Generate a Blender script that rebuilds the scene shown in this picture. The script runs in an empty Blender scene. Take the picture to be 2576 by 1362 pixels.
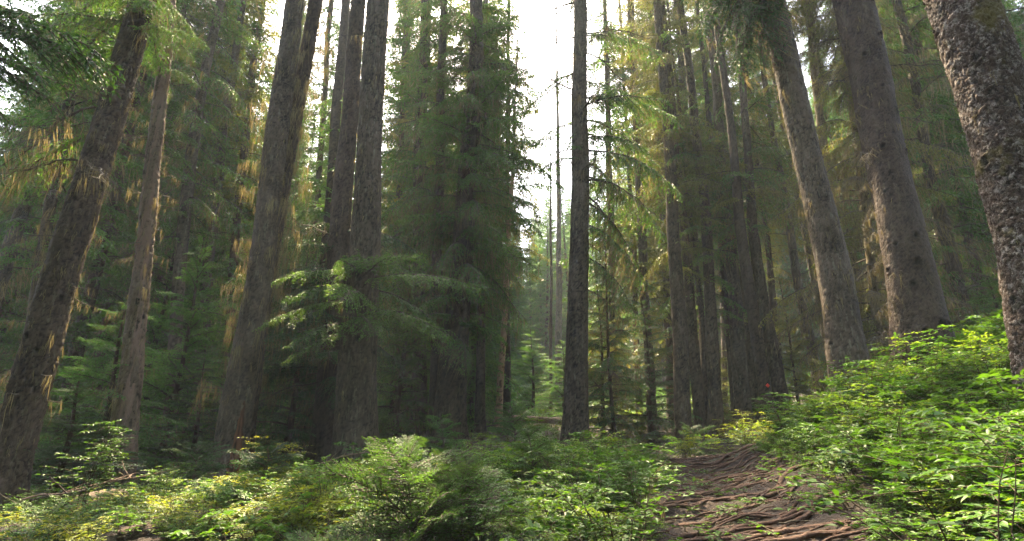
import bpy, math, random
import numpy as np
from mathutils import Vector

# ------------------------------------------------------------------ camera, sky, sun, exposure
sc = bpy.context.scene
S, F, CX, CY = 2576.0, 1350.0, 1288.0, 681.5
PITCH = math.radians(19.2)
CAM = np.array([0.0, 0.0, 1.6])
SUN_EL, SUN_AZ = math.radians(60), math.radians(-14)      # azimuth measured from +Y towards +X
EXPOSURE = 2.95

cam_d = bpy.data.cameras.new("camera")
cam_d.sensor_width = 36.0
cam_d.lens = F / S * 36.0
cam_d.clip_start = 0.05
cam_d.clip_end = 2000
cam = bpy.data.objects.new("camera", cam_d)
cam.location = CAM
cam.rotation_euler = (math.pi / 2 + PITCH, 0, 0)
sc.collection.objects.link(cam)
sc.camera = cam

world = bpy.data.worlds.new("World")
sc.world = world
world.use_nodes = True
wn = world.node_tree.nodes
sky = wn.new("ShaderNodeTexSky")
sky.sky_type = 'NISHITA'
sky.sun_disc = False
sky.sun_elevation = SUN_EL
sky.sun_rotation = SUN_AZ
sky.dust_density = 6.0
sky.air_density = 1.0
sky.ozone_density = 0.3
bg = wn["Background"]
world.node_tree.links.new(sky.outputs[0], bg.inputs[0])
bg.inputs[1].default_value = 0.15

sun_d = bpy.data.lights.new("sun", 'SUN')
sun_d.energy = 5.0
sun_d.angle = math.radians(0.5)
sun_d.color = (1.0, 0.80, 0.52)
sun = bpy.data.objects.new("sun", sun_d)
SUN_DIR = np.array([math.sin(SUN_AZ) * math.cos(SUN_EL), math.cos(SUN_AZ) * math.cos(SUN_EL), math.sin(SUN_EL)])
sun.rotation_euler = Vector(SUN_DIR).to_track_quat('Z', 'Y').to_euler()
sc.collection.objects.link(sun)

sc.view_settings.view_transform = 'Standard'
sc.view_settings.look = 'None'
sc.view_settings.exposure = EXPOSURE
sc.view_settings.gamma = 1
sc.render.engine = 'CYCLES'
cy = sc.cycles
cy.max_bounces = 7
cy.diffuse_bounces = 4
cy.glossy_bounces = 2
cy.transmission_bounces = 5
cy.volume_bounces = 1
cy.transparent_max_bounces = 4
cy.sample_clamp_indirect = 4.0
cy.use_denoising = True

# ------------------------------------------------------------------ helpers
rng = np.random.default_rng(7)
random.seed(7)
cP, sP = math.cos(PITCH), math.sin(PITCH)


def at(X, Y, d):
    dx, dy = (X - CX) / F, (CY - Y) / F
    r = np.array([dx, cP - dy * sP, sP + dy * cP])
    return CAM + r * (d / r[1])


def project(p):
    v = np.asarray(p) - CAM
    zc = v[..., 1] * cP + v[..., 2] * sP
    return CX + F * v[..., 0] / zc, CY - F * (-v[..., 1] * sP + v[..., 2] * cP) / zc, zc


def hash3(i, j, k, s=0):
    i = i.astype(np.uint64); j = j.astype(np.uint64); k = k.astype(np.uint64)
    h = (i * np.uint64(73856093)) ^ (j * np.uint64(19349663)) ^ (k * np.uint64(83492791)) ^ np.uint64(s * 2654435 + 12345)
    h = (h ^ (h >> np.uint64(13))) * np.uint64(1274126177)
    h = h ^ (h >> np.uint64(16))
    h = (h * np.uint64(2246822519)) & np.uint64(0xFFFFFFFF)
    h = h ^ (h >> np.uint64(15))
    return (h & np.uint64(0xFFFFFF)).astype(np.float64) / float(0xFFFFFF)


def vnoise(P, s=0):
    P = np.asarray(P, float) + 1000.0
    I = np.floor(P).astype(np.int64); f = P - I
    f = f * f * (3 - 2 * f)
    out = 0
    for a in (0, 1):
        for b in (0, 1):
            for c in (0, 1):
                w = (f[:, 0] if a else 1 - f[:, 0]) * (f[:, 1] if b else 1 - f[:, 1]) * (f[:, 2] if c else 1 - f[:, 2])
                out = out + w * hash3(I[:, 0] + a, I[:, 1] + b, I[:, 2] + c, s)
    return out * 2 - 1


def fbm(P, octaves=3, s=0):
    P = np.asarray(P, float)
    return sum(vnoise(P * 2 ** o, s + o) * 0.5 ** o for o in range(octaves))


def worley(P, s=0):
    P = np.asarray(P, float) + 1000.0
    I = np.floor(P).astype(np.int64)
    n = len(P)
    f1 = np.full(n, 9.0); f2 = np.full(n, 9.0); cid = np.zeros(n)
    for a in (-1, 0, 1):
        for b in (-1, 0, 1):
            for c in (-1, 0, 1):
                J = I + np.array([a, b, c])
                q = np.stack([J[:, t] + hash3(J[:, 0], J[:, 1], J[:, 2], s + t) for t in range(3)], 1)
                d = np.linalg.norm(q - P, axis=1)
                m = d < f1
                f2 = np.where(m, f1, np.minimum(f2, d))
                cid = np.where(m, hash3(J[:, 0], J[:, 1], J[:, 2], s + 7), cid)
                f1 = np.minimum(f1, d)
    return f1, f2, cid


def nrm(v):
    return v / np.maximum(np.linalg.norm(v, axis=-1, keepdims=True), 1e-9)


STAT = {}


class Geo:
    """collects vertices, faces and one 'tint' value per vertex"""
    def __init__(self):
        self.V, self.F, self.T, self.n = [], [], [], 0

    def add(self, V, Fc, t=0.5):
        V = np.asarray(V, np.float32).reshape(-1, 3)
        Fc = np.asarray(Fc, np.int32)
        if len(V) == 0 or len(Fc) == 0:
            return
        self.V.append(V); self.F.append(Fc + self.n)
        T = np.empty(len(V), np.float32); T[:] = t
        self.T.append(T)
        self.n += len(V)

    def add_geo(self, g, R=None, off=None, s=1.0, dt=0.0):
        if g.n == 0:
            return
        V, T = g.pack()
        V = V * s
        if R is not None:
            V = V @ R.T
        if off is not None:
            V = V + off
        self.V.append(V.astype(np.float32)); self.T.append(np.clip(T + dt, 0, 1))
        for f in g.F:
            self.F.append(f + self.n)
        self.n += len(V)

    def pack(self):
        if len(self.V) > 1:
            self.V = [np.concatenate(self.V)]; self.T = [np.concatenate(self.T)]
        return self.V[0], self.T[0]

    def mesh(self, name, mat, smooth=False):
        V, T = self.pack()
        me = bpy.data.meshes.new(name)
        me.vertices.add(len(V)); me.vertices.foreach_set('co', V.astype(np.float32).ravel())
        counts = np.concatenate([np.full(len(f), f.shape[1]) for f in self.F])
        loops = np.concatenate([f.ravel() for f in self.F]).astype(np.int32)
        starts = np.concatenate([[0], np.cumsum(counts)[:-1]]).astype(np.int32)
        me.loops.add(len(loops)); me.loops.foreach_set('vertex_index', loops)
        me.polygons.add(len(counts)); me.polygons.foreach_set('loop_start', starts)
        if smooth:
            me.polygons.foreach_set('use_smooth', np.ones(len(counts), bool))
        a = me.attributes.new('tint', 'FLOAT', 'POINT')
        a.data.foreach_set('value', T)
        me.update(calc_edges=True)
        me.materials.append(mat)
        STAT[name] = STAT.get(name, 0) + len(counts)
        return me


def link(name, me, parent=None, loc=None):
    o = bpy.data.objects.new(name, me)
    sc.collection.objects.link(o)
    if parent is not None:
        o.parent = parent
    if loc is not None:
        o.location = loc
    return o


def tag(o, label=None, cat=None, group=None, kind=None):
    for k, v in (('label', label), ('category', cat), ('group', group), ('kind', kind)):
        if v:
            o[k] = v
    return o


def rhomb(g, O, D, Sd, L, W, t=0.5, mid=0.42):
    """thin leaf-shaped blades: origins, directions, side vectors, lengths, widths (arrays)"""
    n = len(O)
    if n == 0:
        return
    L = np.broadcast_to(L, (n,))[:, None]; W = np.broadcast_to(W, (n,))[:, None]
    V = np.stack([O, O + D * L * mid + Sd * W * .5, O + D * L, O + D * L * mid - Sd * W * .5], 1).reshape(-1, 3)
    Fq = np.arange(n * 4).reshape(n, 4)
    T = np.repeat(np.broadcast_to(t, (n,)), 4)
    g.add(V, Fq, T)


def tubes(g, P, R, k=3, t=0.5):
    """P: (n, m, 3) centre lines, R: (n, m) radii; k-sided tubes"""
    P = np.asarray(P, float); n, m, _ = P.shape
    if n == 0:
        return
    T = nrm(np.gradient(P, axis=1))
    up = np.zeros_like(T); up[..., 2] = 1.0
    vert = np.abs(T[..., 2:3]) > 0.9
    up = np.where(vert, np.array([1.0, 0, 0]), up)
    A = nrm(np.cross(T, up)); B = np.cross(T, A)
    ang = np.arange(k) / k * 2 * math.pi
    V = P[:, :, None] + R[:, :, None, None] * (A[:, :, None] * np.cos(ang)[:, None] + B[:, :, None] * np.sin(ang)[:, None])
    V = V.reshape(-1, 3)
    idx = np.arange(n * m * k).reshape(n, m, k)
    a = idx[:, :-1]; b = idx[:, 1:]
    Fq = np.stack([a, np.roll(a, -1, 2), np.roll(b, -1, 2), b], -1).reshape(-1, 4)
    g.add(V, Fq, np.repeat(np.broadcast_to(t, (n,)), m * k))


# ------------------------------------------------------------------ materials
def new_mat(name):
    m = bpy.data.materials.new(name)
    m.use_nodes = True
    nt = m.node_tree
    b = nt.nodes["Principled BSDF"]
    out = nt.nodes["Material Output"]
    return m, nt, b, out


def N(nt, typ, **kw):
    n = nt.nodes.new(typ)
    for k, v in kw.items():
        setattr(n, k, v)
    return n


def ramp(nt, stops, src):
    r = N(nt, "ShaderNodeValToRGB")
    el = r.color_ramp.elements
    while len(el) < len(stops):
        el.new(0.5)
    for e, (p, c) in zip(el, stops):
        e.position = p; e.color = (*c, 1)
    nt.links.new(src, r.inputs[0])
    return r.outputs[0]


def noise(nt, scale, detail=3, vec=None, rough=0.6):
    n = N(nt, "ShaderNodeTexNoise")
    n.inputs['Scale'].default_value = scale
    n.inputs['Detail'].default_value = detail
    n.inputs['Roughness'].default_value = rough
    if vec is not None:
        nt.links.new(vec, n.inputs['Vector'])
    return n.outputs['Fac']


def mix(nt, fac, a, b, mode='MIX'):
    n = N(nt, "ShaderNodeMix", data_type='RGBA', blend_type=mode)
    for sock, v in ((n.inputs[0], fac), (n.inputs[6], a), (n.inputs[7], b)):
        if isinstance(v, (int, float)):
            sock.default_value = v
        elif isinstance(v, tuple):
            sock.default_value = (*v, 1)
        else:
            nt.links.new(v, sock)
    return n.outputs[2]


def mth(nt, op, a, b=0.0, clamp=False):
    n = N(nt, "ShaderNodeMath", operation=op, use_clamp=clamp)
    for s_, v in ((n.inputs[0], a), (n.inputs[1], b)):
        if isinstance(v, (int, float)):
            s_.default_value = v
        else:
            nt.links.new(v, s_)
    return n.outputs[0]


def objcoord(nt, scale=(1, 1, 1)):
    tc = N(nt, "ShaderNodeTexCoord")
    mp = N(nt, "ShaderNodeMapping")
    mp.inputs['Scale'].default_value = scale
    nt.links.new(tc.outputs['Object'], mp.inputs[0])
    return mp.outputs[0]


def leaf_mat(name, stops, trans=0.4, tcol=None, gloss=0.35, clump=1.2):
    m, nt, b, out = new_mat(name)
    at_ = N(nt, "ShaderNodeAttribute", attribute_name='tint')
    oi = N(nt, "ShaderNodeObjectInfo")
    geo = N(nt, "ShaderNodeNewGeometry")
    nz = noise(nt, clump, 3, geo.outputs['Position'])
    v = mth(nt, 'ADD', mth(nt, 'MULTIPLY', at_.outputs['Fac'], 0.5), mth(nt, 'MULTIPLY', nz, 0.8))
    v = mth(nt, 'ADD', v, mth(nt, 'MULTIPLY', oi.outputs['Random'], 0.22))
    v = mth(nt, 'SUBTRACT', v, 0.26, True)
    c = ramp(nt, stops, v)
    nt.links.new(c, b.inputs['Base Color'])
    b.inputs['Roughness'].default_value = 0.5
    b.inputs['Specular IOR Level'].default_value = gloss
    tr = N(nt, "ShaderNodeBsdfTranslucent")
    tc = mix(nt, 1.0, c, tcol or (1.6, 1.5, 0.5), 'MULTIPLY')
    nt.links.new(tc, tr.inputs[0])
    ms = N(nt, "ShaderNodeMixShader")
    ms.inputs[0].default_value = trans
    nt.links.new(b.outputs[0], ms.inputs[1]); nt.links.new(tr.outputs[0], ms.inputs[2])
    nt.links.new(ms.outputs[0], out.inputs['Surface'])
    return m


M = {}
M['needles'] = leaf_mat('conifer_needles', [(0, (.022, .058, .020)), (.45, (.052, .125, .032)), (.8, (.10, .20, .045)), (1, (.17, .25, .055))], 0.42)
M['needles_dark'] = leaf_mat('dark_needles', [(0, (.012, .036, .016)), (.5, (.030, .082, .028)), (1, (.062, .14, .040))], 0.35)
M['needles_green'] = leaf_mat('young_needles', [(0, (.026, .080, .026)), (.5, (.060, .165, .042)), (1, (.15, .27, .06))], 0.45)
M['needles_gold'] = leaf_mat('sunlit_gold_needles', [(0, (.045, .064, .020)), (.5, (.115, .145, .038)), (1, (.26, .24, .07))], 0.45)  # gold of sunlit, lichen-hung boughs put into the needle colour
M['leaf'] = leaf_mat('shrub_leaf', [(0, (.014, .042, .008)), (.4, (.036, .095, .014)), (.75, (.072, .155, .020)), (1, (.19, .25, .034))], 0.45, gloss=0.32, clump=.9)
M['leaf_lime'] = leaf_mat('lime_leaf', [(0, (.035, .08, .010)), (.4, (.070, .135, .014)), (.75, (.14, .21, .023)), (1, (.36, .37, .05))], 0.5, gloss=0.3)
M['leaf_deep'] = leaf_mat('deep_green_leaf', [(0, (.014, .045, .013)), (.5, (.034, .09, .020)), (1, (.08, .16, .033))], 0.4, gloss=0.35)
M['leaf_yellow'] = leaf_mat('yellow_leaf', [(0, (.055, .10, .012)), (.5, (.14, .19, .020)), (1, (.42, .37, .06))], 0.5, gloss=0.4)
M['lichen'] = leaf_mat('hanging_lichen', [(0, (.075, .072, .040)), (.5, (.165, .15, .085)), (1, (.30, .26, .15))], 0.5, (1.3, 1.12, .75), gloss=0.1)
M['dead_needles'] = leaf_mat('dead_needles', [(0, (.06, .035, .015)), (.5, (.13, .08, .03)), (1, (.24, .15, .05))], 0.4, (1.5, 1.2, .6), gloss=0.1)


def bark_mat(name, dark, mid, light, zst=0.35, sc_=14, lz=.2, lsc=16, lthr=.56, lichen=0.25, moss=0.0, lcol=(.26, .25, .15), bump=0.6, silver=0.0):
    m, nt, b, out = new_mat(name)
    v = objcoord(nt, (1, 1, zst))
    at_ = N(nt, "ShaderNodeAttribute", attribute_name='tint')
    n1 = noise(nt, sc_, 5, v, .7)
    n2 = noise(nt, sc_ * 0.16, 3, v)
    n3 = noise(nt, sc_ * 4, 3, v)
    f = mth(nt, 'ADD', mth(nt, 'MULTIPLY', n1, .7), mth(nt, 'MULTIPLY', n2, .55))
    f = mth(nt, 'ADD', f, mth(nt, 'MULTIPLY', at_.outputs['Fac'], .55))
    f = mth(nt, 'SUBTRACT', f, .45, True)
    c = ramp(nt, [(0, dark), (.45, mid), (1, light)], f)
    crack = ramp(nt, [(.12, (.22, .20, .19)), (.5, (1, 1, 1))], at_.outputs['Fac'])
    c = mix(nt, 1.0, c, crack, 'MULTIPLY')
    if silver:
        vs = objcoord(nt, (1, 1, .8))
        sf = noise(nt, 15, 5, vs, .8)
        sf = ramp(nt, [(.52, (0, 0, 0)), (.57, (1, 1, 1))], sf)
        sf2 = mth(nt, 'MULTIPLY', sf, silver)
        c = mix(nt, mth(nt, 'MULTIPLY', sf2, at_.outputs['Fac']), c, (.24, .215, .195))
    if lichen:
        vl = objcoord(nt, (1, 1, lz))
        lf = noise(nt, lsc, 4, vl, .7)
        lf = ramp(nt, [(lthr, (0, 0, 0)), (lthr + .08, (1, 1, 1))], lf)
        c = mix(nt, mth(nt, 'MULTIPLY', lf, lichen), c, lcol)
    if moss:
        vm = objcoord(nt, (1, 1, .6))
        mf = noise(nt, 2.2, 4, vm, .6)
        mf = ramp(nt, [(.57, (0, 0, 0)), (.66, (1, 1, 1))], mf)
        c = mix(nt, mth(nt, 'MULTIPLY', mf, moss), c, (.10, .085, .015))
    nt.links.new(c, b.inputs['Base Color'])
    b.inputs['Roughness'].default_value = 0.85
    b.inputs['Specular IOR Level'].default_value = 0.25
    bp = N(nt, "ShaderNodeBump")
    bp.inputs['Strength'].default_value = bump
    bp.inputs['Distance'].default_value = 0.035
    nt.links.new(mth(nt, 'ADD', n1, mth(nt, 'MULTIPLY', n3, .5)), bp.inputs['Height'])
    nt.links.new(bp.outputs[0], b.inputs['Normal'])
    return m


M['bark_brown'] = bark_mat('bark_brown', (.011, .008, .005), (.048, .033, .023), (.13, .095, .068), lichen=.35, lcol=(.17, .17, .11))
M['bark_grey'] = bark_mat('bark_grey', (.013, .009, .006), (.056, .041, .029), (.145, .11, .082), lichen=.4, lcol=(.20, .20, .14))
M['bark_red'] = bark_mat('bark_reddish', (.010, .0065, .005), (.042, .028, .021), (.10, .07, .054), lichen=.08)
M['bark_silver'] = bark_mat('bark_silver_scaled', (.010, .006, .004), (.040, .025, .018), (.10, .07, .055), moss=.75, silver=1.0, lichen=0, bump=1.0)
M['bark_mossy'] = bark_mat('bark_mossy', (.03, .022, .012), (.095, .074, .042), (.19, .15, .09), lichen=.5)
M['bark_peeling'] = bark_mat('bark_peeling', (.03, .022, .014), (.095, .070, .048), (.19, .15, .10), lichen=.85, lcol=(.19, .125, .095), zst=.3, lz=.06, lsc=7, lthr=.50)
M['bark_tan'] = bark_mat('bark_tan', (.15, .09, .055), (.34, .22, .14), (.50, .36, .24), lichen=.1)
M['bare_wood'] = bark_mat('bare_wood', (.12, .075, .055), (.26, .18, .135), (.40, .31, .25), zst=.06, lichen=.15)
M['rot'] = bark_mat('rotten_wood', (.03, .013, .008), (.11, .048, .024), (.18, .09, .05), zst=.08, lichen=0)
M['litter'] = bark_mat('litter', (.03, .018, .01), (.085, .05, .03), (.17, .11, .07), lichen=0, bump=0)
M['twig'] = bark_mat('twig_bark', (.03, .024, .018), (.075, .06, .045), (.14, .115, .085), lichen=.3, bump=.2)
M['root'] = bark_mat('root_bark', (.018, .010, .007), (.072, .041, .028), (.155, .092, .064), zst=1, sc_=18, lichen=0)
M['leaf_stem'] = bark_mat('shrub_stem', (.03, .022, .012), (.07, .05, .03), (.13, .10, .05), lichen=0, bump=0)


def ground_material():
    m, nt, b, out = new_mat('forest_floor')
    geo = N(nt, "ShaderNodeNewGeometry")
    p = geo.outputs['Position']
    n1 = noise(nt, 5, 6, p, .7); n2 = noise(nt, 60, 4, p, .8); n3 = noise(nt, 1.3, 3, p)
    c = ramp(nt, [(.3, (.007, .0045, .003)), (.5, (.022, .013, .0085)), (.72, (.048, .029, .019))], mth(nt, 'ADD', mth(nt, 'MULTIPLY', n1, .5), mth(nt, 'MULTIPLY', n2, .5)))
    gfac = ramp(nt, [(.55, (0, 0, 0)), (.68, (1, 1, 1))], n3)
    c = mix(nt, mth(nt, 'MULTIPLY', gfac, .6), c, (.05, .058, .018))
    nt.links.new(c, b.inputs['Base Color'])
    b.inputs['Roughness'].default_value = 0.95
    bp = N(nt, "ShaderNodeBump"); bp.inputs['Strength'].default_value = .8; bp.inputs['Distance'].default_value = .03
    nt.links.new(mth(nt, 'ADD', n1, n2), bp.inputs['Height']); nt.links.new(bp.outputs[0], b.inputs['Normal'])
    return m


M['ground'] = ground_material()

# ------------------------------------------------------------------ ground
ctrl = []


def cp(X, Y, d, dz=0.0):
    p = at(X, Y, d); ctrl.append((p[0], p[1], p[2] + dz))


PATH_PX = [(1960, 1400, 3.0), (1910, 1362, 3.7), (1885, 1290, 4.6), (1845, 1228, 6.0), (1808, 1185, 8.3), (1785, 1146, 11.0)]
for X, Y, d in PATH_PX:
    cp(X, Y, d)
cp(1800, 1125, 13.5, -.35)
for X, Y, d, dz in [(1447, 1095, 14, -.4), (895, 1140, 11, -.35), (560, 1200, 11, -.15), (310, 1250, 9.5, -.1), (-10, 1290, 7.5, -.1),
                    (1130, 1090, 15, -.4), (1800, 1070, 17, -.3), (2140, 985, 9.5, -.4), (2320, 900, 8, -.35), (2660, 985, 5, -.25),
                    (2430, 850, 13, -.3), (100, 1365, 5.5, 0), (470, 1350, 5.2, 0), (800, 1362, 4.8, -.4), (1200, 1340, 4.2, -.45),
                    (1550, 1362, 3.6, -.35), (1500, 1150, 8, -.35), (1100, 1130, 9.5, -.4), (2300, 1250, 3.2, -.35), (2500, 1250, 2.4, -.45),
                    (1400, 1010, 40, -.5), (700, 1080, 24, -.3), (100, 1180, 14, -.2), (1900, 1020, 24, -.3), (2400, 880, 22, -.3),
                    (1000, 1040, 28, -.4), (1660, 1062, 20, -.4)]:
    cp(X, Y, d, dz)
ctrl += [(0, 0, .25), (-3, 1, .1), (3, 1, .95), (-8, 0, -.3), (6, 0, 1.2), (0, -20, -.8), (-40, 0, -3), (40, 0, 8), (-40, 40, 1.5), (40, 40, 12),
         (0, 80, 9), (-80, 80, 5), (80, 80, 18), (0, 160, 16), (-160, 160, 8), (160, 160, 26), (-160, -20, -8), (160, -20, 22)]
ctrl = np.array(ctrl)


def tps_fit(c, lam=0.02):
    n = len(c)
    d = np.linalg.norm(c[:, None, :2] - c[None, :, :2], axis=2)
    K = np.where(d > 0, d ** 2 * np.log(np.maximum(d, 1e-9)), 0) + lam * np.eye(n)
    Pm = np.hstack([np.ones((n, 1)), c[:, :2]])
    A = np.block([[K, Pm], [Pm.T, np.zeros((3, 3))]])
    return np.linalg.solve(A, np.concatenate([c[:, 2], np.zeros(3)]))


tw = tps_fit(ctrl)
PATH = np.array([at(*q) for q in PATH_PX] + [at(1800, 1125, 13.5)])
PATH = np.vstack([[PATH[0, 0] - .6, 1.0, 0], PATH])


def path_dist(x, y):
    """distance to the trail's centre line"""
    P = np.stack([x, y], -1); best = np.full(len(x), 1e9)
    for a, b in zip(PATH[:-1, :2], PATH[1:, :2]):
        ab = b - a
        t = np.clip(((P - a) @ ab) / (ab @ ab), 0, 1)
        best = np.minimum(best, np.linalg.norm(P - (a + t[:, None] * ab), axis=1))
    return best


def ground_z(x, y):
    x = np.atleast_1d(np.asarray(x, float)); y = np.atleast_1d(np.asarray(y, float))
    d = np.sqrt((x[:, None] - ctrl[None, :, 0]) ** 2 + (y[:, None] - ctrl[None, :, 1]) ** 2)
    K = np.where(d > 1e-9, d ** 2 * np.log(np.maximum(d, 1e-9)), 0)
    z = K @ tw[:-3] + tw[-3] + tw[-2] * x + tw[-1] * y
    P = np.stack([x, y, x * 0], 1)
    z = z + .07 * fbm(P * .9, 2, 3) * np.clip(2.5 - path_dist(x, y), .35, 1)
    pd = path_dist(x, y)
    z = z - .07 * np.exp(-(pd / .55) ** 4)
    return z


def path_relief(x, y):
    """worn steps, hollows and crumbs of the trail surface"""
    P = np.stack([x, y, x * 0], 1)
    near = np.exp(-(path_dist(x, y) / 1.05) ** 4)
    u = (y + .30 * vnoise(P * np.array([1.0, .5, 1]), 61) + .10 * vnoise(P * np.array([4.0, 2, 1]), 62)) / .52
    fr = u - np.floor(u)
    q = np.clip(fr / .28, 0, 1); q = q * q * (3 - 2 * q)
    st = (q - fr) * (.6 + .5 * vnoise(P * 1.3, 63))
    return near * (.060 * st + .03 * fbm(P * np.array([1.2, 3.0, 1]), 3, 5))


def gz(x, y):
    return float(ground_z([x], [y])[0])


def build_ground():
    def axis(lo, hi, flo, fhi, fine, growth=1.16):
        a = list(np.arange(flo, fhi, fine)); s_ = fine; v = flo
        left = []
        while v > lo:
            s_ *= growth; v -= s_; left.append(v)
        s_ = fine; v = a[-1]; right = []
        while v < hi:
            s_ *= growth; v += s_; right.append(v)
        return np.array(left[::-1] + a + right)
    xs = axis(-160, 160, -1.0, 6.0, .028, 1.10); ys = axis(-40, 165, 2.0, 12.5, .035, 1.10)
    X, Y = np.meshgrid(xs, ys)
    x, y = X.ravel(), Y.ravel()
    Z = np.concatenate([ground_z(x[i:i + 20000], y[i:i + 20000]) for i in range(0, len(x), 20000)])
    pd = path_dist(x, y)
    P = np.stack([x, y, x * 0], 1)
    near = np.exp(-(pd / 1.1) ** 4)
    Z = Z + path_relief(x, y) + near * (.018 * fbm(P * 9, 3, 9) + .010 * vnoise(P * 30, 4))
    g = Geo()
    idx = np.arange(len(x)).reshape(X.shape)
    Fq = np.stack([idx[:-1, :-1], idx[:-1, 1:], idx[1:, 1:], idx[1:, :-1]], -1).reshape(-1, 4)
    g.add(np.stack([x, y, Z], 1), Fq)
    o = link('ground', g.mesh('ground', M['ground'], True))
    tag(o, kind='structure', label='dark brown forest floor with a worn dirt trail rising up the slope')
    return float(Z.min())


GROUND_MIN = build_ground()

# ------------------------------------------------------------------ sun corridors (gaps in the canopy)
SUN_SPOTS = [(np.array(at(*q)), r) for q, r in [
    ((540, 1250, 7.5), 1.0), ((400, 1335, 6.0), .8), ((620, 1330, 5.2), .8), ((300, 1300, 7.5), .5), ((800, 1230, 6.5), .4), ((740, 1150, 9.0), .4),
    ((1080, 1170, 4.6), .25), ((1890, 1075, 12.0), .8), ((1590, 1170, 5.5), .3), ((2200, 1300, 3.0), .25), ((2480, 1150, 2.6), .25),
    ((2170, 420, 11.5), .7), ((2200, 700, 11.5), .5), ((655, 420, 11.3), .3), ((690, 650, 11.6), .2), ((150, 800, 8.5), .3),
    ((1640, 600, 20), .4), ((1900, 640, 24), .8), ((2010, 820, 18), .6), ((2350, 420, 18), .7), ((2410, 640, 16), .5)]]


def in_corridor(P, extra=.25):
    P = np.atleast_2d(P)
    for o, r in SUN_SPOTS:
        r = r + extra
        v = P - o
        t = v @ SUN_DIR
        d = np.linalg.norm(v - t[:, None] * SUN_DIR, axis=1)
        if np.any((d < r) & (t > 1.2)):
            return True
    return False


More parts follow.
